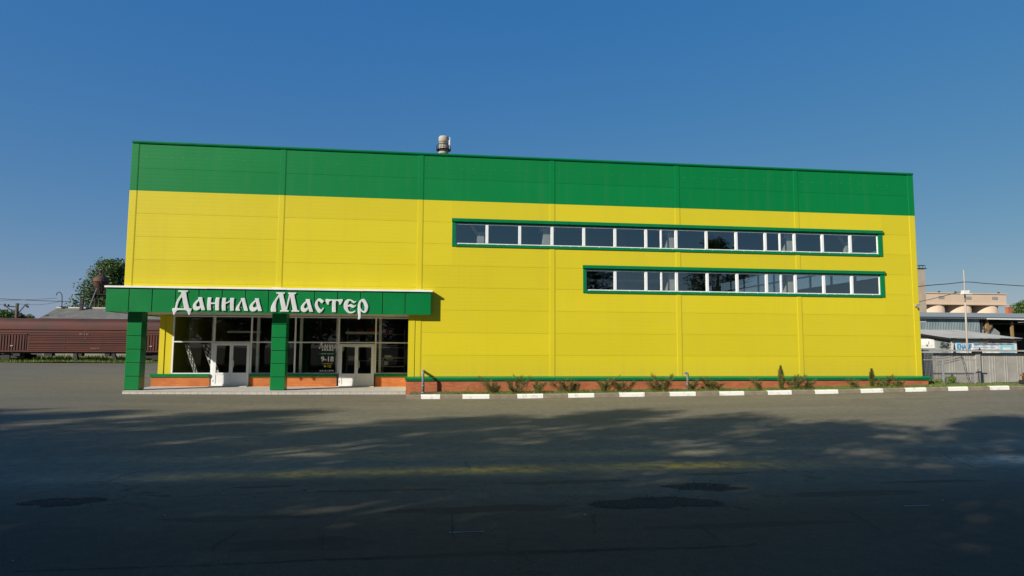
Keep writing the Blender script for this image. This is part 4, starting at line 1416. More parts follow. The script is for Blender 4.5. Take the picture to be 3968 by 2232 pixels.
# row of tall trees beside the road behind the viewer: their crowns shade the asphalt
SH = [(-43, -31.5, 22.8), (-36.2, -31, 22.6), (-31, -30.6, 21.8), (-26.6, -31.2, 22.4), (-21.5, -31, 19.2), (-16.8, -31, 20.1), (-13.6, -30.8, 21.2), (-8.8, -31.2, 19.6),
      (-3.6, -31, 17.6), (.6, -31.4, 18.6), (6.0, -32, 18.4), (11.5, -33, 12), (16.5, -32.5, 10.5), (22, -32.5, 10), (27.5, -33, 10)]  # last four: unseen trees added only to block skylight over the road
GL = 'tall leafy tree of the roadside row, throwing its shade over the asphalt'
proto = []
for i, (x, y, h) in enumerate(SH):
    if i < 3:
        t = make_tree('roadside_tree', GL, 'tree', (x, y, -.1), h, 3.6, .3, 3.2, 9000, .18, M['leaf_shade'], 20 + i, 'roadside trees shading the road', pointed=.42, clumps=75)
        proto.append((t, h))
    else:
        src, h0 = proto[i % 3]
        t = copy_tree(src)
        t.location = (x, y, -.1)
        t.scale = (1.0, 1.0, h / h0) if h > 13 else (1.35, 1.35, h / h0)
        t.rotation_euler = (0, 0, i * 1.9)
for i, x in enumerate(range(-40, 14, 6)):
    src, h0 = proto[(i + 1) % 3]
    t = copy_tree(src)
    t.location = (x + 1.5, -36.5 - (i % 2), -.1)
    t.scale = (1.1, 1.1, (18.5 + (i * 7 % 5) * .5) / h0)
    t.rotation_euler = (0, 0, i * 2.3 + 1)
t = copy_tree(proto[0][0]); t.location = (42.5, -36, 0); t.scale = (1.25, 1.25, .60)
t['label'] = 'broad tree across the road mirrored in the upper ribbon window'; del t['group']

# trees in the left background
q = at(375, 1220, 88)
make_tree('leafy_tree', 'green leafy tree rising behind the rusty tank, left of the yellow wall', 'tree', (-40.6, 88, .2), 15.9, 5.6, .3, 2.0, 17000, .22, M['leaf'], 41, pointed=.25, clumps=80)
for i, (u, v, r, lab) in enumerate(((20, 1207, 4.2, 'round green treetop showing above the wagon at the left edge'), (75, 1221, 3.0, 'low green treetop showing above the wagon, beside the pole with crossarms'))):
    e = at(u, v, 120)
    make_tree('leafy_tree', lab, 'tree', (e.x, 120, .2), e.z, r, .25, 2, 6500, .26, M['leaf'], 51 + i, pointed=.1, clumps=26)
e = at(3950, 1170, 110)
make_tree('leafy_tree', 'dark green tree far right beyond the grey shed roof', 'tree', (e.x + 2, 110, .3), e.z, 5.0, .3, 2, 9000, .28, M['leaf'], 61, pointed=.2, clumps=36)
random.seed(99)
mb = MB()
for i in range(9000):
    x = random.uniform(-62, -6); y = random.uniform(44.6, 56)
    z = zg(x, y) + .05
    h = random.uniform(.2, .8)
    blade(mb, Vector((x, y, z)), Vector((random.gauss(0, .35), random.gauss(0, .35), 1)).normalized(), h, .05)
for i in range(7000):
    x = random.uniform(-62, -6); y = random.uniform(41.2, 43.6)
    blade(mb, Vector((x, y, zg(x, y) + .05)), Vector((random.gauss(0, .4), random.gauss(0, .4), 1)).normalized(), random.uniform(.10, .38), .03)
tag(mb.build('grass', M['grass']), kind='stuff')

# ------------------------------------------------------------------ railway wagon on the left
WY = 43.4
wg = thing('railway_wagon', 'long rusty brown railway wagon with ribbed sides standing behind the car park', 'railway wagon', (-24, WY + 1.5, .1))
wx0, wx1 = -46.0, -8.0
wz0, wz1, wz2 = 1.15, 3.48, 4.72
mb = MB()
mb.box((wx0, WY, wz0), (wx1, WY + 3, wz1))
z = wz0 + .12
ribs = []
for z in (1.32, 1.50, 1.70, 1.88, 2.06, 2.30, 2.48, 2.66, 2.84):
    ribs.append(z)
dx = [at(58, 1200, WY).x, at(594, 1200, WY).x]
segs = []
x = wx0
for d in dx:
    segs.append((x, d - 1.35)); x = d + 1.35
segs.append((x, wx1))
for (a, b) in segs:
    for z in ribs:
        e = .06 if abs(z - 2.06) > .01 else .085
        mb.v += []
        k = len(mb.v)
        mb.v += [(a + .15, WY, z - .06), (b - .15, WY, z - .06), (b - .15, WY - e, z), (a + .15, WY - e, z), (b - .15, WY - e, z + .045), (a + .15, WY - e, z + .045), (b - .15, WY, z + .06), (a + .15, WY, z + .06)]
        for f in ((0, 1, 2, 3), (3, 2, 4, 5), (5, 4, 6, 7)):
            mb.f.append(tuple(k + i for i in f)); mb.m.append(0); mb.s.append(False)
    n = max(1, int((b - a) / 3.1))
    for i in range(1, n):
        xx = a + (b - a) * i / n
        mb.box((xx - .05, WY - .02, wz0 + .1), (xx + .05, WY, 2.95))
mb.box((wx0, WY - .05, 3.12), (wx1, WY, 3.17)); mb.box((wx0, WY - .03, 2.98), (wx1, WY, 3.02)); mb.box((wx0, WY - .06, wz0), (wx1, WY, wz0 + .12)); mb.box((wx0, WY - .09, 3.42), (wx1, WY, 3.5))
mb.build('body', M['wagon'], wg)
mb = MB()
prof = [(-.06, 3.5), (-.05, 3.85), (.02, 4.10), (.22, 4.34), (.6, 4.52), (1.5, 4.62), (2.4, 4.52), (2.78, 4.34), (2.98, 4.10), (3.05, 3.85), (3.06, 3.5)]
n = 24
k = len(mb.v)
for i in range(n + 1):
    x = wx0 + (wx1 - wx0) * i / n
    mb.v += [(x, WY + y, z) for y, z in prof]
for i in range(n):
    for j in range(len(prof) - 1):
        a = k + i * len(prof) + j
        mb.f.append((a, a + len(prof), a + len(prof) + 1, a + 1)); mb.m.append(0); mb.s.append(True)
mb.poly([(wx0, WY + y, z) for y, z in prof]); mb.poly([(wx1, WY + y, z) for y, z in prof][::-1])
for y, z in ((.24, 4.37), (.62, 4.54)):
    mb.tube([(wx0, WY + y, z), (wx1, WY + y, z)], .025, 6)
mb.build('roof', M['wagon_roof'], wg)
for d in dx:
    mb = MB()
    mb.box((d - 1.3, WY - .05, wz0 + .13), (d + 1.3, WY - .002, 2.95))
    for i in range(-4, 5):
        if i == 0: continue
        xx = d + i * .27
        mb.bar((xx, WY - .08, wz0 + .2), (xx, WY - .08, 2.88), .10, .06)
    mb.box((d - .05, WY - .10, wz0 + .15), (d + .05, WY - .05, 2.93))
    mb.box((d - 1.36, WY - .10, 2.93), (d + 1.36, WY - .05, 2.99))
    dr = mb.build('door', M['wagon'], wg)
    mb = MB(); mb.box((d - .12, WY - .16, 1.72), (d + .12, WY - .11, 1.80)); mb.build('handle', M['galv'], dr)
mb = MB()
mb.box((wx0 + .3, WY + .3, .98), (wx1 - .3, WY + 2.7, 1.148))
for x in frange(wx0 + 2, wx1 - 2, 2.9):
    mb.box((x, WY + .1, .72), (x + random.uniform(.3, .9), WY + .7, .98))
mb.bar((at(288, 1390, WY).x, WY + .2, 1.0), (at(288, 1390, WY).x + .1, WY + .2, .35), .35, .35)
mb.bar((at(435, 1390, WY).x, WY + .2, 1.0), (at(445, 1390, WY).x, WY + .2, .3), .3, .3)
mb.build('underframe', M['dark_iron'], wg)
for bx in (at(12, 1390, WY).x, at(600, 1390, WY).x, at(600, 1390, WY).x + 13):
    mb = MB()
    mb.box((bx - 1.7, WY + .35, .5), (bx + 1.7, WY + .55, .85)); mb.box((bx - .4, WY + .3, .35), (bx + .4, WY + .6, .95)); mb.box((bx - 1.7, WY + 2.4, .5), (bx + 1.7, WY + 2.6, .85)); mb.box((bx - .3, WY + .5, .55), (bx + .3, WY + 2.5, .9))
    bg_ = mb.build('bogie', M['dark_iron'], wg)
    for s in (-.95, .95):
        mb = MB()
        for y in (.6, 2.2):
            mb.tube([(bx + s, WY + y, .58), (bx + s, WY + y + .13, .58)], .475, 24); mb.tube([(bx + s, WY + y - .05, .58), (bx + s, WY + y, .58)], .18, 12)
        mb.tube([(bx + s, WY + .6, .58), (bx + s, WY + 2.3, .58)], .08, 8)
        mb.build('wheel', M['dark_iron'], bg_)
# faded white stencilling, worn down to unreadable strokes
mb = MB()
rs = random.Random(5)
for (u0, u1, v0, v1, cnt) in ((306, 348, 1291, 1299, 9), (326, 334, 1309, 1313, 3), (350, 384, 1348, 1352, 7), (326, 331, 1280, 1283, 2)):
    for i in range(cnt):
        u = u0 + (u1 - u0) * (i + .2) / cnt
        a = at(u, v1, WY - .10); b = at(u + (u1 - u0) / cnt * .45, v0, WY - .10)
        if rs.random() < .8:
            mb.poly([(a.x, WY - .095, a.z), (b.x, WY - .095, a.z), (b.x, WY - .095, b.z), (a.x, WY - .095, b.z)])
M['stencil'] = mat('faded_stencil_paint', (.34, .28, .26), .8, (.16, .06, .05), scale=9)
mb.build('stencil_marks', M['stencil'], wg)
mb = MB()
for y in (WY + .66, WY + 2.26):
    mb.box((-120, y - .035, .06), (-4, y + .035, .11))
mb.build('railway_track', M['dark_iron'])['kind'] = 'structure'

# low building with a slate roof behind the wagon
sh = thing('slate_roofed_shed', 'low shed with a corrugated grey slate roof behind the wagon', 'shed', (-29, 60, .2))
sx0, sx1 = -35.4, -16
mb = MB(); mb.box((sx0 + .5, 58.6, 0), (sx1, 66, 4.9)); mb.build('wall', M['shed_wall'], sh)
mb = MB()
n = 58
for i in range(n):
    a = sx0 + (sx1 - sx0) * i / n; b = sx0 + (sx1 - sx0) * (i + 1) / n; m_ = (a + b) / 2
    for (p, q_, dz0, dz1) in ((a, m_, 0, .05), (m_, b, .05, 0)):
        mb.poly([(p, 57.6, 4.85 + dz0), (q_, 57.6, 4.85 + dz1), (q_, 62, 6.5 + dz1), (p, 62, 6.5 + dz0)])
mb.poly([(sx0, 62.001, 6.5), (sx1, 62.001, 6.5), (sx1, 66.4, 4.85), (sx0, 66.4, 4.85)])
mb.build('roof', M['slate'], sh)
mb = MB(); mb.tube([(sx0, 62, 6.6), (sx1, 62, 6.6)], .11, 8); mb.build('ridge', M['concrete'], sh)
mb = MB(); e = at(317, 1190, 61.5); mb.box((e.x - .18, 61.3, 6.3), (e.x + .18, 61.6, 7.75)); mb.box((e.x - .24, 61.25, 7.0), (e.x + .24, 61.65, 7.1)); mb.build('flue', M['dark_iron'], sh)
mb = MB(); e = at(240, 1190, 61.8)
mb.tube([(e.x, 61.8, 6.5), (e.x - .05, 61.8, 7.9), (e.x - .12, 61.8, 8.35), (e.x - .35, 61.8, 8.62), (e.x - .65, 61.8, 8.55), (e.x - .78, 61.8, 8.2)], .05, 8)
mb.bar((e.x - .3, 61.8, 6.75), (e.x + .5, 61.8, 6.75), .1, .1); mb.bar((e.x - .3, 61.8, 7.5), (e.x + .1, 61.8, 7.3), .06, .06)
mb.build('gooseneck_mast', M['dark_iron'], sh)

# rusty tank on its stand
TX, TY = -36.35, 75.0
tk = thing('rusty_tank', 'rusty funnel shaped tank on a railed steel stand behind the slate roof', 'tank', (TX, TY, .2))
mb = MB()
mb.lathe((TX, TY, 0), [(.28, 9.3), (.62, 10.15), (1.06, 10.95), (1.10, 11.15), (1.13, 11.17), (1.13, 11.24), (1.09, 11.26), (1.06, 11.62), (.98, 11.78), (.60, 11.95), (.50, 12.1), (.30, 12.2), (.28, 12.7), (.34, 12.72), (.34, 12.86), (.1, 12.9)], 28)
mb.build('vessel', M['rust'], tk)
mb = MB(); mb.tube([(TX + .17, TY, 12.8), (TX + .17, TY, 13.35)], .09, 8); mb.tube([(TX + .17, TY, 13.3), (TX + .17, TY, 13.42)], .13, 8); mb.tube([(TX + .3, TY - .2, 12.8), (TX + .55, TY - 1.1, 11.2), (TX + .62, TY - 1.0, 10.4)], .05, 6)
mb.build('pipe', M['rust'], tk)
mb = MB(); mb.box((TX - 1.75, TY - 1.3, 9.2), (TX + 1.75, TY + 1.3, 9.28)); mb.build('platform', M['dark_iron'], tk)
for zz, sx in ((9.28, 1.7), (12.6, .95)):
    mb = MB()
    for hh in ((.45, .95) if zz < 10 else (.2,)):
        mb.tube([(TX - sx, TY - 1.25, zz + hh), (TX + sx, TY - 1.25, zz + hh), (TX + sx, TY + 1.25, zz + hh), (TX - sx, TY + 1.25, zz + hh), (TX - sx, TY - 1.25, zz + hh)], .03, 5)
    for i in range(8):
        for y in (-1.25, 1.25):
            x = TX - sx + 2 * sx * i / 7
            mb.tube([(x, TY + y, zz), (x, TY + y, zz + (1.0 if zz < 10 else .25))], .025, 5)
    mb.build('railing', M['dark_iron'], tk)
for (x, y) in ((-.95, -.6), (-.3, -.7), (.25, -.7), (1.1, -.6), (-.9, .8), (.9, .8)):
    mb = MB(); mb.tube([(TX + x, TY + y, 0), (TX + x, TY + y, 9.2 if abs(x) > .6 else 9.9)], .085 if abs(x) < .6 else .06, 8); mb.build('leg', M['dark_iron'], tk)
for s in (-1, 1):
    mb = MB(); mb.tube([(TX + s * .95, TY - 1.0, 9.2), (TX + s * .62, TY - .9, 12.7)], .03, 5); mb.build('strut', M['dark_iron'], tk)
mb = MB(); mb.tube([at(375, 1118, TY - 1.4), at(346, 1190, TY - 1.4), at(338, 1215, TY - 1.4) - Vector((0, 0, 6))], .05, 5); mb.build('ladder', M['zinc_plain'], tk)
mb = MB()
for zz in (7.4, 8.3):
    mb.bar((TX - .95, TY - .6, zz), (TX + 1.1, TY - .6, zz), .06, .06)
mb.bar((TX - .95, TY - .6, 7.4), (TX + 1.1, TY - .6, 8.9), .05, .05)
mb.build('bracing', M['dark_iron'], tk)

# pole with crossarms
c1 = lambda u, v: (u * .42093, 950 + v * .42093)
PY = 58.0
pl = thing('utility_pole', 'dark pole with a crossarm and slanting braces carrying wires above the wagon', 'utility pole', (at(65, 1200, PY).x, PY, .2))
tp, ft = at(*c1(158, 535), PY), at(*c1(154, 690), PY)
mb = MB(); mb.tube([(ft.x - .1, PY, 0), ft, tp], [.2, .19, .17], 10); mb.build('post', M['bark'], pl)
mb = MB()
A = at(*c1(38, 560), PY); B = at(*c1(150, 568), PY)
mb.bar(A, B, .12, .14); mb.bar(at(*c1(60, 568), PY), at(*c1(148, 636), PY), .09, .09); mb.bar(at(*c1(165, 632), PY), at(*c1(236, 546), PY), .09, .09); mb.bar(at(*c1(230, 546), PY), at(*c1(262, 542), PY), .08, .08)
mb.bar(at(*c1(130, 650), PY), at(*c1(195, 648), PY), .15, .15)
mb.build('crossarm', M['dark_iron'], pl)
for (u, v) in ((45, 548), (78, 552), (245, 560), (257, 568), (68, 600), (168, 545)):
    e = at(*c1(u, v), PY - .05); mb = MB(); mb.lathe((e.x, e.y, e.z - .12), [(.05, 0), (.12, .05), (.06, .1), (.13, .16), (.05, .24)], 10); mb.build('insulator', M['dark_iron'], pl)


def wire(pts, r, label, name='overhead_wire'):
    mb = MB()
    pts = [Vector(p) for p in pts]
    mb.tube(pts, r, 5)
    return tag(mb.build(name, M['dark_iron']), label, 'wire')


def sag(a, b, s, n=10):
    return [Vector(a).lerp(Vector(b), i / n) - Vector((0, 0, s * math.sin(math.pi * i / n))) for i in range(n + 1)]


wire(sag(at(-300, 1138, 62), at(270, 1169, 70), .12), .035, 'thick upper wire sloping down from the left edge toward the leafy tree')
wire(sag(at(-300, 1165, 60), at(*c1(525, 488), 61.8), .2), .02, 'thin wire running from the left edge to the gooseneck mast on the slate roof')
wire(sag(at(-300, 1178, 57), at(*c1(45, 545), PY), .05), .02, 'thin wire ending at the left insulators of the pole with crossarms')
wire(sag(at(*c1(168, 540), PY), at(*c1(545, 520), 61.8), .25), .018, 'thin wire from the top of the crossarm pole to the gooseneck mast')

# ------------------------------------------------------------------ far chimney above the roof
ck = thing('chimney_stack', 'round grey concrete chimney with a railed gallery rising behind the green parapet', 'chimney', (15.4, 130, .2))
a, b = at(1701, 529, 130), at(1738, 529, 130)
cx = (a.x + b.x) / 2; R0 = (b.x - a.x) / 2; TZ = a.z
mb = MB()
mb.lathe((cx, 130, 0), [(R0 * 1.5, 0), (R0 * 1.12, TZ - 8), (R0 * 1.0, TZ - 3.2), (R0 * .98, TZ - 1.6), (R0 * 1.06, TZ - 1.45), (R0 * 1.06, TZ - .35), (R0 * .95, TZ - .1), (R0 * .9, TZ), (R0 * .7, TZ - .05), (R0 * .7, TZ - 1.5)], 28)
mb.build('shaft', M['stack'], ck)
mb = MB()
zz = at(1720, 583, 130).z
mb.lathe((cx, 130, zz), [(R0 * 1.1, 0), (R0 * 1.55, .0), (R0 * 1.55, .12), (R0 * 1.1, .12)], 20)
for k in range(16):
    t_ = 6.283 * k / 16
    mb.tube([(cx + R0 * 1.5 * math.cos(t_), 130 + R0 * 1.5 * math.sin(t_), zz), (cx + R0 * 1.5 * math.cos(t_), 130 + R0 * 1.5 * math.sin(t_), zz + 1.1)], .05, 4)
ring = [(cx + R0 * 1.5 * math.cos(6.283 * k / 24), 130 + R0 * 1.5 * math.sin(6.283 * k / 24), zz + 1.1) for k in range(25)]
mb.tube(ring, .05, 4)
mb.build('gallery', M['dark_iron'], ck)
mb = MB()
for dz in (-1.5, -2.0, -3.9, -4.5):
    mb.lathe((cx, 130, TZ + dz), [(R0 * 1.085, 0), (R0 * 1.085, .07)], 24)
mb.build('hoop', M['dark_iron'], ck)
mb = MB(); mb.box((cx + R0 * 1.02, 128.5, zz + 1.0), (cx + R0 * 1.3, 129, zz + 2.2)); mb.tube([(cx + R0 * 1.3, 128.6, zz), (cx + R0 * 1.25, 128.6, zz + 3)], .08, 5); mb.build('antenna', M['lamp_white'], ck)

# ------------------------------------------------------------------ right hand yard
FY = .85
fw = thing('concrete_wall', 'stained ribbed concrete panel wall with a sheet capping, right of the store', 'wall', (42, FY, .2))
fx = [36.4, 40.05, 44, 48, 52, 56, 60]
for i, (a, b) in enumerate(zip(fx, fx[1:])):
    mb = MB()
    za = zg((a + b) / 2, FY) - .2
    mb.box((a + .01, FY + .03, za), (b - .01, FY + .12, 1.80))
    x = a + .12
    while x < b - .2:
        w = random.uniform(.035, .06)
        for k in range(random.choice((2, 3, 3))):
            if x < b - .15:
                mb.poly([(x, FY + .03, za), (x + w * .4, FY + .018, za), (x + w * .4, FY + .018, 1.76), (x, FY + .03, 1.76)])
                mb.poly([(x + w * .4, FY + .018, za), (x + w, FY + .018, za), (x + w, FY + .018, 1.76), (x + w * .4, FY + .018, 1.76)])
                mb.poly([(x + w, FY + .018, za), (x + w * 1.4, FY + .03, za), (x + w * 1.4, FY + .03, 1.76), (x + w, FY + .018, 1.76)])
            x += random.uniform(.12, .17)
        x += random.uniform(.25, .45)
    mb.build('panel', M['concrete_rib'] if 'concrete_rib' in M else M['concrete'], fw)
mb = MB()
for x in fx[1:-1]:
    mb.box((x - .13, FY - .05, -.1), (x + .13, FY + .2, 1.88))
mb.build('post', M['concrete'], fw)
mb = MB(); mb.box((36.4, FY - .22, 1.885), (60, FY + .25, 1.96)); mb.build('capping', M['concrete'], fw)

mf = thing('mesh_fence', 'wire mesh fence on thin steel posts standing in front of the concrete wall', 'fence', (38, .2, .25))
MY = .12
for (u, w) in ((3577, .03), (3655.5, .075), (3777.5, .04)):
    e = at(u, 1450, MY); zt = at(u, 1393, MY).z if u > 3600 else at(u, 1390, MY).z
    mb = MB(); mb.box((e.x - w / 2, MY - .03, .1), (e.x + w / 2, MY + .03, zt)); mb.build('post', M['galv'], mf)
xa, xb = at(3577, 1450, MY).x, at(3778, 1450, MY).x
mb = MB(); zt = at(3700, 1394, MY).z
mb.box((xa + .02, MY - .02, zt - .02), (xb + .25, MY + .02, zt + .02)); mb.build('rail', M['galv'], mf)
mb = MB()
x = xa + .05
while x < xb:
    mb.bar((x, MY, .25), (x, MY, zt + (.7 if x < xa + .6 else .02)), .0055, .0055); x += .075
z = .3
while z < zt + .7:
    mb.bar((xa, MY + .004, z), (xb if z < zt else xa + .6, MY + .004, z), .0055, .0055); z += .075
mb.build('wire_mesh', M['mesh_wire'], mf)
t = thing('leaning_rod', 'dark thin rod leaning against the concrete wall post', 'rod', (39.4, .6, .3))
mb = MB(); mb.tube([at(3724, 1374, .72), at(3741, 1440, .6), at(3760, 1495, .35)], .014, 6); mb.build('rod', M['dark_iron'], t)
t = thing('leaning_rod', 'short dark upright rod stuck in the ground before the concrete wall', 'rod', (39.9, .4, .3))
mb = MB(); mb.tube([at(3777, 1409, .5), at(3782, 1497, .4)], .013, 6); mb.build('rod', M['dark_iron'], t)
wire(sag(at(3616, 1384, .6), at(3720, 1369, .68), .03, 8), .010, 'upper of two dark cables slung low across the concrete wall', 'cable')
wire(sag(at(3616, 1391, .58), at(3724, 1374, .66), .04, 8), .012, 'lower of two dark cables slung low across the concrete wall', 'cable')

# lower shed with the banner
ls = thing('lean_to_shed', 'small grey metal lean-to shed with a corrugated roof behind the concrete wall', 'shed', (51, 14, .3))
LX0, LX1, LY0, LY1 = 53.82, 59.45, 18.15, 24.0
mb = MB(); mb.box((LX0, LY0, 0), (LX0 + .05, LY1, 2.70)); mb.poly([(LX0, LY0, 2.70), (LX0, LY1, 2.70), (LX0, LY1, 3.51)]); mb.box((LX0 + .052, LY0, 0), (LX1, LY0 + .05, 2.56)); mb.box((LX1, LY0, 0), (LX1 + .05, LY1, 2.7)); mb.box((LX0, LY1, 0), (LX1, LY1 + .05, 3.45))
mb.build('wall', M['zinc_plain'], ls)
mb = MB()
n = 50
rx0, rx1 = 53.36, 59.8
for i in range(n):
    a = rx0 + (rx1 - rx0) * i / n; b = rx0 + (rx1 - rx0) * (i + 1) / n; m_ = (a + b) / 2
    for (p, q_, d0, d1) in ((a, m_, 0, .035), (m_, b, .035, 0)):
        mb.poly([(p, 17.7, 2.80 + d0), (q_, 17.7, 2.80 + d1), (q_, 24.2, 3.62 + d1), (p, 24.2, 3.62 + d0)], 0, True)
mb.build('roof', M['roof_sheet'], ls)
mb = MB(); mb.box((rx0 + .2, 17.8, 2.62), (rx1 - .1, 17.9, 2.77)); mb.bar((rx0 + .08, 17.75, 2.73), (rx0 + .08, 24.1, 3.53), .05, .16); mb.build('fascia_board', M['dark_iron'], ls)

bn = thing('advertising_banner', 'blue and white printed banner hung on the front of the lean-to shed', 'banner', (51, 12.1, 1.8))
g = lambda u, v: (3560 + u / 6.314, 1180 + v / 6.314)
BY = 18.0


def bq(u0, v0, u1, v1, y=BY):
    a, b = at(*g(u0, v1), y), at(*g(u1, v0), y)
    return (a.x, a.z, b.x, b.z)


mb = MB()
x0, z0, x1, z1 = bq(800, 880, 2400, 1180)
n = 40
for i in range(n):
    a, b = x0 + (x1 - x0) * i / n, x0 + (x1 - x0) * (i + 1) / n
    ya, yb = (BY + .02 + .012 * math.sin(q_ * 9) for q_ in (a, b))
    mb.poly([(a, ya, z0), (b, yb, z0), (b, yb, z1), (a, ya, z1)], 0, True)
mb.build('cloth', M['banner'], bn)
for (u0, v0, u1, v1, mm) in ((1000, 890, 1170, 940, 'ink_beige'), (930, 890, 975, 1180, 'ink_cyan'), (1335, 890, 1470, 955, 'ink_cyan'), (1475, 890, 1650, 945, 'ink_beige'), (1330, 962, 2320, 970, 'ink_black'),
                         (1990, 990, 2330, 1180, 'ink_cyan'), (2060, 1050, 2250, 1120, 'banner')):
    q_ = bq(u0, v0, u1, v1); yy = BY - .012 if mm != 'banner' else BY - .016
    mb = MB(); mb.poly([(q_[0], yy, q_[1]), (q_[2], yy, q_[1]), (q_[2], yy, q_[3]), (q_[0], yy, q_[3])]); mb.build('print', M[mm], bn)
q_ = bq(840, 900, 900, 1180); mb = MB(); mb.poly([(q_[0], BY - .012, q_[1]), (q_[2], BY - .012, q_[1]), ((q_[0] + q_[2]) / 2, BY - .012, q_[3])]); mb.build('print', M['ink_black'], bn)
text('lettering', 'KNAUF', bq(930, 960, 1290, 1100), BY - .015, M['ink_blue'], bn, bold=.035, shear=.15)
text('lettering', 'КЛЕЙ ПЛИТОЧНЫЙ', bq(1715, 885, 2300, 938), BY - .015, M['ink_black'], bn, bold=.02)
text('lettering', 'универсальная клеевая смесь', bq(1340, 980, 1950, 1012), BY - .015, M['ink_blue'], bn)
text('lettering', 'для тонкослойной кладки', bq(1330, 1028, 1870, 1060), BY - .015, M['ink_blue'], bn)
text('lettering', 'керамической плитки и камня', bq(1330, 1078, 1960, 1110), BY - .015, M['ink_blue'], bn)

sg = thing('notice_board', 'white notice board on the side of the lean-to shed, half hidden by the store corner', 'sign', (48.5, 14.0, 2.2))
e0 = at(*g(60, 1010), 14.6); e1 = at(*g(175, 820), 14.3)
mb = MB(); mb.box((53.72, 19.9, 1.98), (53.80, 21.4, 2.78)); mb.build('board', M['banner'], sg)
mb = MB(); mb.box((53.705, 20.5, 2.2), (53.719, 20.8, 2.25)); mb.box((53.705, 20.4, 2.3), (53.719, 20.46, 2.55)); mb.box((53.705, 20.6, 2.1), (53.719, 20.66, 2.35)); mb.build('marks', M['ink_black'], sg)
t = thing('traffic_marker', 'red pointed tip showing above the concrete wall in front of the banner', 'marker', (46, 10, .3))
e = at(*g(1490, 1062), 9); mb = MB(); mb.lathe((e.x, 9, e.z - .8), [(.2, 0), (.12, .6), (.11, .65), (.01, .8)], 12); mb.build('tip', M['red'], t)
mb = MB(); mb.tube([(e.x, 9, .3), (e.x, 9, e.z - .79)], .05, 8); mb.build('post', M['galv'], t)
# sparse weed on the lean-to wall
e = at(*g(640, 1100), 8)
t = thing('bush', 'straggly sapling showing above the concrete wall, left of the banner', 'bush', (e.x, 8, .3))
mb, fo = MB(), MB()
for (u, v) in ((560, 960), (600, 930), (700, 890), (740, 960), (650, 1010), (540, 1030), (720, 1040)):
    p = at(*g(u, v), 8 + random.uniform(-.2, .2)); mb.tube([(e.x, 8, .3), Vector((e.x, 8, 1.2)).lerp(p, .5), p], [.014, .009, .003], 5)
    leaf_cloud(fo, [(p, .12), (p.lerp(e, .35), .10)], 60, .035)
mb.build('stem', M['bark'], t); fo.build('foliage', M['grass'], t)

# big metal shed behind
bs = thing('metal_shed', 'long weathered sheet metal shed with an open timber bay and a low grey roof', 'shed', (60, 26, .3))
SY = 27.0
a = at(*g(40, 310), SY); b = at(*g(1480, 310), SY)
mb = MB(); mb.box((50, SY, 0), (b.x, SY + .08, 4.86)); mb.box((b.x - .08, SY + .082, 0), (b.x, SY + 9, 4.86)); mb.build('wall', M['zinc'], bs)
mb = MB(); mb.box((50, SY + 12.5, 0), (105, SY + 12.6, 4.8)); mb.box((b.x + .01, SY + 6, .3), (105, SY + 6.1, 3.7)); mb.build('back_wall', M['black'], bs)
mb = MB()
n = 240
rx0, rx1 = 50.0, 105.0
for i in range(n):
    p = rx0 + (rx1 - rx0) * i / n; q_ = rx0 + (rx1 - rx0) * (i + 1) / n; m_ = (p + q_) / 2
    for (p_, r_, d0, d1) in ((p, m_, 0, .05), (m_, q_, .05, 0)):
        mb.poly([(p_, SY - .5, 4.90 + d0), (r_, SY - .5, 4.90 + d1), (r_, SY + 6.5, 5.70 + d1), (p_, SY + 6.5, 5.70 + d0)], 0, True)
mb.poly([(rx0, SY + 6.501, 5.70), (rx1, SY + 6.501, 5.70), (rx1, SY + 13, 4.8), (rx0, SY + 13, 4.8)])
mb.build('roof', M['roof_far'], bs)
mb = MB(); mb.box((50, SY - .35, 4.78), (b.x + .4, SY - .28, 4.90)); mb.bar((b.x + .4, SY - .45, 4.80), (105, SY - .45, 4.62), .08, .12); mb.build('gutter_board', M['lamp_white'], bs)
mb = MB()
mb.box((b.x + 3.6, SY - .9, 4.46), (105, SY - .5, 4.50)); mb.build('canopy_sheet', M['roof_sheet'], bs)
for (u0, v0, u1, v1, w) in ((1650, 380, 1665, 640, .26), (2265, 420, 2290, 760, .2), (1780, 490, 1670, 640, .18)):
    mb = MB(); mb.bar(at(*g(u0, v0), SY + .2), at(*g(u1, v1), SY + .2), w, w)
    if u1 > u0: mb.bar(at(*g(u1, v1), SY + .2), at(*g(u1, v1), SY + .2) - Vector((0, 0, 2.5)), w, w)
    mb.build('timber_post', M['wood'], bs)
q0 = at(*g(1690, 470), SY + .5); q1 = at(*g(1960, 680), SY + .5)
mb = MB(); mb.poly([(b.x, SY + .4, q0.z), (q0.x, SY + .4, q0.z), (q1.x, SY + .4, q1.z), (q1.x, SY + .4, 1), (b.x, SY + .4, 1)]); mb.poly([(b.x, SY + .46, q0.z), (b.x, SY + .46, 1), (q1.x, SY + .46, 1), (q1.x, SY + .46, q1.z), (q0.x, SY + .46, q0.z)]); mb.build('gable_sheet', M['zinc_plain'], bs)
mb = MB()
e = at(*g(1550, 470), SY - .05)
for dz in (-.5, .5):
    mb.box((e.x - .03, SY - .06, e.z + dz - .04), (e.x + .45, SY - .01, e.z + dz + .04))
mb.box((e.x - .03, SY - .06, e.z - .46), (e.x + .05, SY - .01, e.z + .46)); mb.build('window_frame', M['dark_iron'], bs)
sg = thing('name_board', 'white board with black letters on the metal shed, cut off by the store corner', 'sign', (54.2, SY - .05, 4.2))
w0, w1 = at(*g(-60, 432), SY - .03), at(*g(182, 358), SY - .03)
mb = MB(); mb.box((w0.x, SY - .04, w0.z), (w1.x, SY - .004, w1.z)); mb.build('board', M['banner'], sg)
l0, l1 = at(*g(38, 402), SY - .03), at(*g(160, 372), SY - .03)
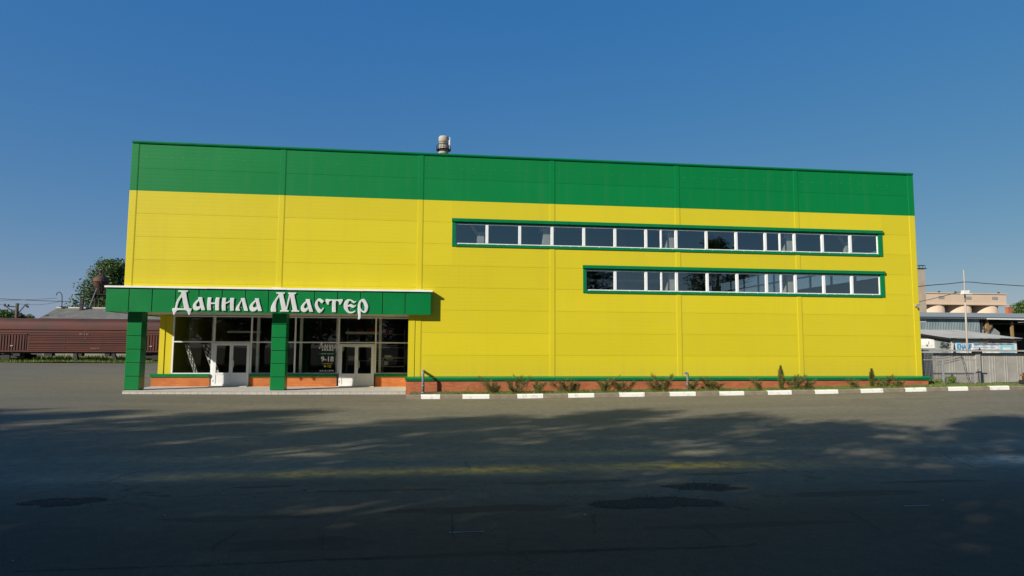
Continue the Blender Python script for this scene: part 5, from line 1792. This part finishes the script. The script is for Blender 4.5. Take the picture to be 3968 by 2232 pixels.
text('lettering', 'уст', (l0.x, l0.z, l1.x, l1.z), SY - .045, M['ink_black'], sg, bold=.03)

# floodlight pole with its cables
c7 = lambda u, v: (3500 + u * .4003, 980 + v * .4003)
fp = thing('floodlight_pole', 'tall thin pale pole with a white floodlight behind the concrete wall', 'lamp post', (41.4, 3, .3))
mb = MB(); a, b, c = at(*c7(585, 165), 3), at(*c7(600, 480), 3), at(*c7(618, 880), 3)
mb.tube([(c.x, 3, .2), c, b], .046, 10); mb.tube([b, a], [.036, .028], 8); mb.build('pole', M['stack'], fp)
e0, e1 = at(*c7(568, 398), 2.85), at(*c7(640, 366), 2.85)
mb = MB(); mb.box((e0.x, 2.72, e0.z + .02), (e1.x - .1, 2.95, e1.z)); mb.box((e0.x - .02, 2.68, e0.z - .02), (e0.x + .5, 2.95, e0.z + .03)); mb.bar((e1.x - .14, 2.83, e0.z), (e1.x, 2.83, e1.z), .05, .12); mb.build('floodlight', M['lamp_white'], fp, bevel=.02)
wire([at(*c7(u, v), 3) for u, v in ((60, 330), (150, 325), (230, 316), (330, 307), (430, 300), (520, 290), (590, 281))], .02, 'cable running from the store to the floodlight pole, upper one', 'cable')
wire([at(*c7(u, v), 3) for u, v in ((592, 281), (680, 284), (760, 293), (880, 302), (1000, 310), (1169, 321), (1330, 330))], .02, 'cable running from the floodlight pole out past the right edge', 'cable')
wire([at(*c7(u, v), 2.9) for u, v in ((60, 488), (160, 470), (260, 450), (360, 425), (460, 400), (565, 374))], .014, 'thinner cable sloping up from the store to the floodlight', 'cable')

# silos and tower beyond
sl = thing('grain_silos', 'row of pale peach silos under a long gallery far behind the sheds', 'silo', (157, 133, .4))
SYY = 130.0
a, b = at(*c7(200, 495), SYY), at(*c7(995, 402), SYY)
mb = MB(); mb.box((a.x - 4, SYY, 13.7), (b.x, SYY + 9, 16.5)); mb.box((a.x - 4, SYY - .2, 16.5), (b.x + .1, SYY + 9.2, 16.75)); mb.build('gallery', M['peach'], sl)
mb = MB(); mb.box((a.x - 4, SYY - .6, 13.45), (b.x + .1, SYY + 9, 13.698)); mb.build('ledge', M['peach'], sl)
for (u0, u1) in ((210, 462), (470, 722), (738, 976)):
    p, q_ = at(*c7(u0, 530), SYY), at(*c7(u1, 530), SYY)
    r = (q_.x - p.x) / 2 * .98
    mb = MB(); mb.lathe(((p.x + q_.x) / 2, SYY + r * .9, 0), [(r, 0), (r, 13.44)], 40); mb.build('silo', M['peach'], sl)
for (u, v) in ((370, 432), (632, 438), (888, 440)):
    e = at(*c7(u, v), SYY); mb = MB(); mb.box((e.x - .85, SYY - .03, e.z - .4), (e.x + .85, SYY - .005, e.z + .4)); f_ = mb.build('window', M['kerb_grey'], sl)
    mb = MB(); mb.box((e.x - .7, SYY - .05, e.z - .3), (e.x - .05, SYY - .031, e.z + .3)); mb.box((e.x + .05, SYY - .05, e.z - .3), (e.x + .7, SYY - .031, e.z + .3)); mb.build('pane', M['galv'], f_)
mb = MB()
for u in (380, 540, 960):
    e = at(*c7(u, 395), SYY); mb.box((e.x - .2, SYY + 1, 16.7), (e.x + .2, SYY + 1.4, 17.2))
mb.build('vent', M['dark_iron'], sl)
tw = thing('brick_tower', 'tall tan brick tower showing just beside the right edge of the store', 'tower', (119, 100, .4))
a, b = at(*c7(60, 150), 100), at(*c7(212, 150), 100); b2 = at(*c7(222, 560), 100)
mb = MB(); mb.box((a.x, 100, 0), ((b.x + b2.x) / 2, 106, a.z)); mb.build('shaft', M['tan_brick'], tw)
mb = MB(); mb.box((a.x - .1, 99.8, a.z), (b.x + .3, 106.2, a.z + .12)); mb.build('roof_slab', M['dark_iron'], tw)
mb = MB()
zt = at(*c7(180, 120), 100).z
for x in frange(a.x, b.x, .8):
    mb.tube([(x, 100, a.z + .1), (x, 100, zt)], .05, 5)
mb.tube([(a.x, 100, zt), (b.x, 100, zt)], .06, 5); mb.tube([(a.x, 100, a.z + .2), (b.x, 100, zt)], .06, 5); mb.build('railing', M['dark_iron'], tw)
e = at(*c7(1037, 535), 60)
t = thing('brick_flue', 'short reddish brick chimney poking above the far grey roof beside the tree', 'chimney', (e.x, 60, .3))
mb = MB(); mb.box((e.x - .33, 60, 0), (e.x + .33, 60.6, e.z + .05)); mb.box((e.x - .38, 59.95, e.z + .05), (e.x + .38, 60.65, e.z + .18)); mb.build('shaft', M['brick_old'], t)

# ------------------------------------------------------------------ car entering at the right edge
CX, CY = 37.72, -3.75
zc = zg(38.5, CY)
car = thing('parked_car', 'dark bronze car at the kerb, only its front corner inside the right edge', 'car', (CX + 2.1, CY - .8, zc))
prof = [(.06, .36), (0, .50), (.02, .66), (.10, .80), (.55, .92), (1.15, .98), (1.75, 1.38), (2.15, 1.46), (3.0, 1.44), (3.7, 1.05), (4.15, .98), (4.22, .60), (4.15, .32), (3.75, .26), (.5, .26)]
mb = MB()
L_, R_ = [], []
for i, (x, z) in enumerate(prof):
    ins = .0 if z < .95 else .22 * min(1, (z - .95) / .45)
    nose = .16 * max(0, 1 - x / .35)
    L_.append((CX + x, CY - ins - nose, zc + z)); R_.append((CX + x, CY - 1.65 + ins + nose, zc + z))
k = len(prof)
mb.poly(L_); mb.poly(R_[::-1])
for i in range(k):
    j = (i + 1) % k
    mb.poly([L_[i], R_[i], R_[j], L_[j]])
mb.build('body', M['car_paint'], car, bevel=.05)
for s in (0, 1):
    yy = CY + .003 if s == 0 else CY - 1.653
    off = -.06 if s == 0 else .06
    mb = MB()
    mb.poly([(CX + 1.28, yy + off * .3, zc + 1.0), (CX + 1.85, yy + off * 3, zc + 1.36), (CX + 2.9, yy + off * 3, zc + 1.37), (CX + 3.45, yy + off * .3, zc + 1.02)])
    mb.build('side_window', M['black'], car)
mb = MB(); mb.poly([(CX + 1.16, CY - .12, zc + 1.0), (CX + 1.16, CY - 1.53, zc + 1.0), (CX + 1.70, CY - 1.42, zc + 1.365), (CX + 1.70, CY - .24, zc + 1.365)]); mb.build('windscreen', M['black'], car)
for yy in (CY - .10, CY - 1.55):
    mb = MB(); mb.tube([(CX + .05, yy - .10, zc + .70), (CX + .035, yy - .03, zc + .70), (CX + .09, yy + .08, zc + .705)], .028, 8); mb.build('indicator', M['orange_lens'], car)
    mb = MB(); mb.box((CX - .01, yy - .38 if yy > CY - 1 else yy + .2, zc + .6), (CX + .05, yy - .18 if yy > CY - 1 else yy + .4, zc + .74)); mb.build('headlight', M['chrome'], car)
mb = MB(); mb.box((CX - .06, CY - 1.6, zc + .33), (CX + .15, CY - .03, zc + .50)); mb.build('bumper', M['rubber'], car, bevel=.03)
for (x, y) in ((.75, -.02), (3.45, -.02), (.75, -1.45), (3.45, -1.45)):
    mb = MB(); mb.tube([(CX + x, CY + y - .18, zc + .31), (CX + x, CY + y + .03, zc + .31)], .31, 24); w_ = mb.build('wheel', M['rubber'], car)
    mb = MB(); mb.tube([(CX + x, CY + y + .031 if y > -1 else CY + y - .2, zc + .31), (CX + x, CY + y + .045 if y > -1 else CY + y - .185, zc + .31)], .2, 16); mb.build('rim', M['chrome'], w_)
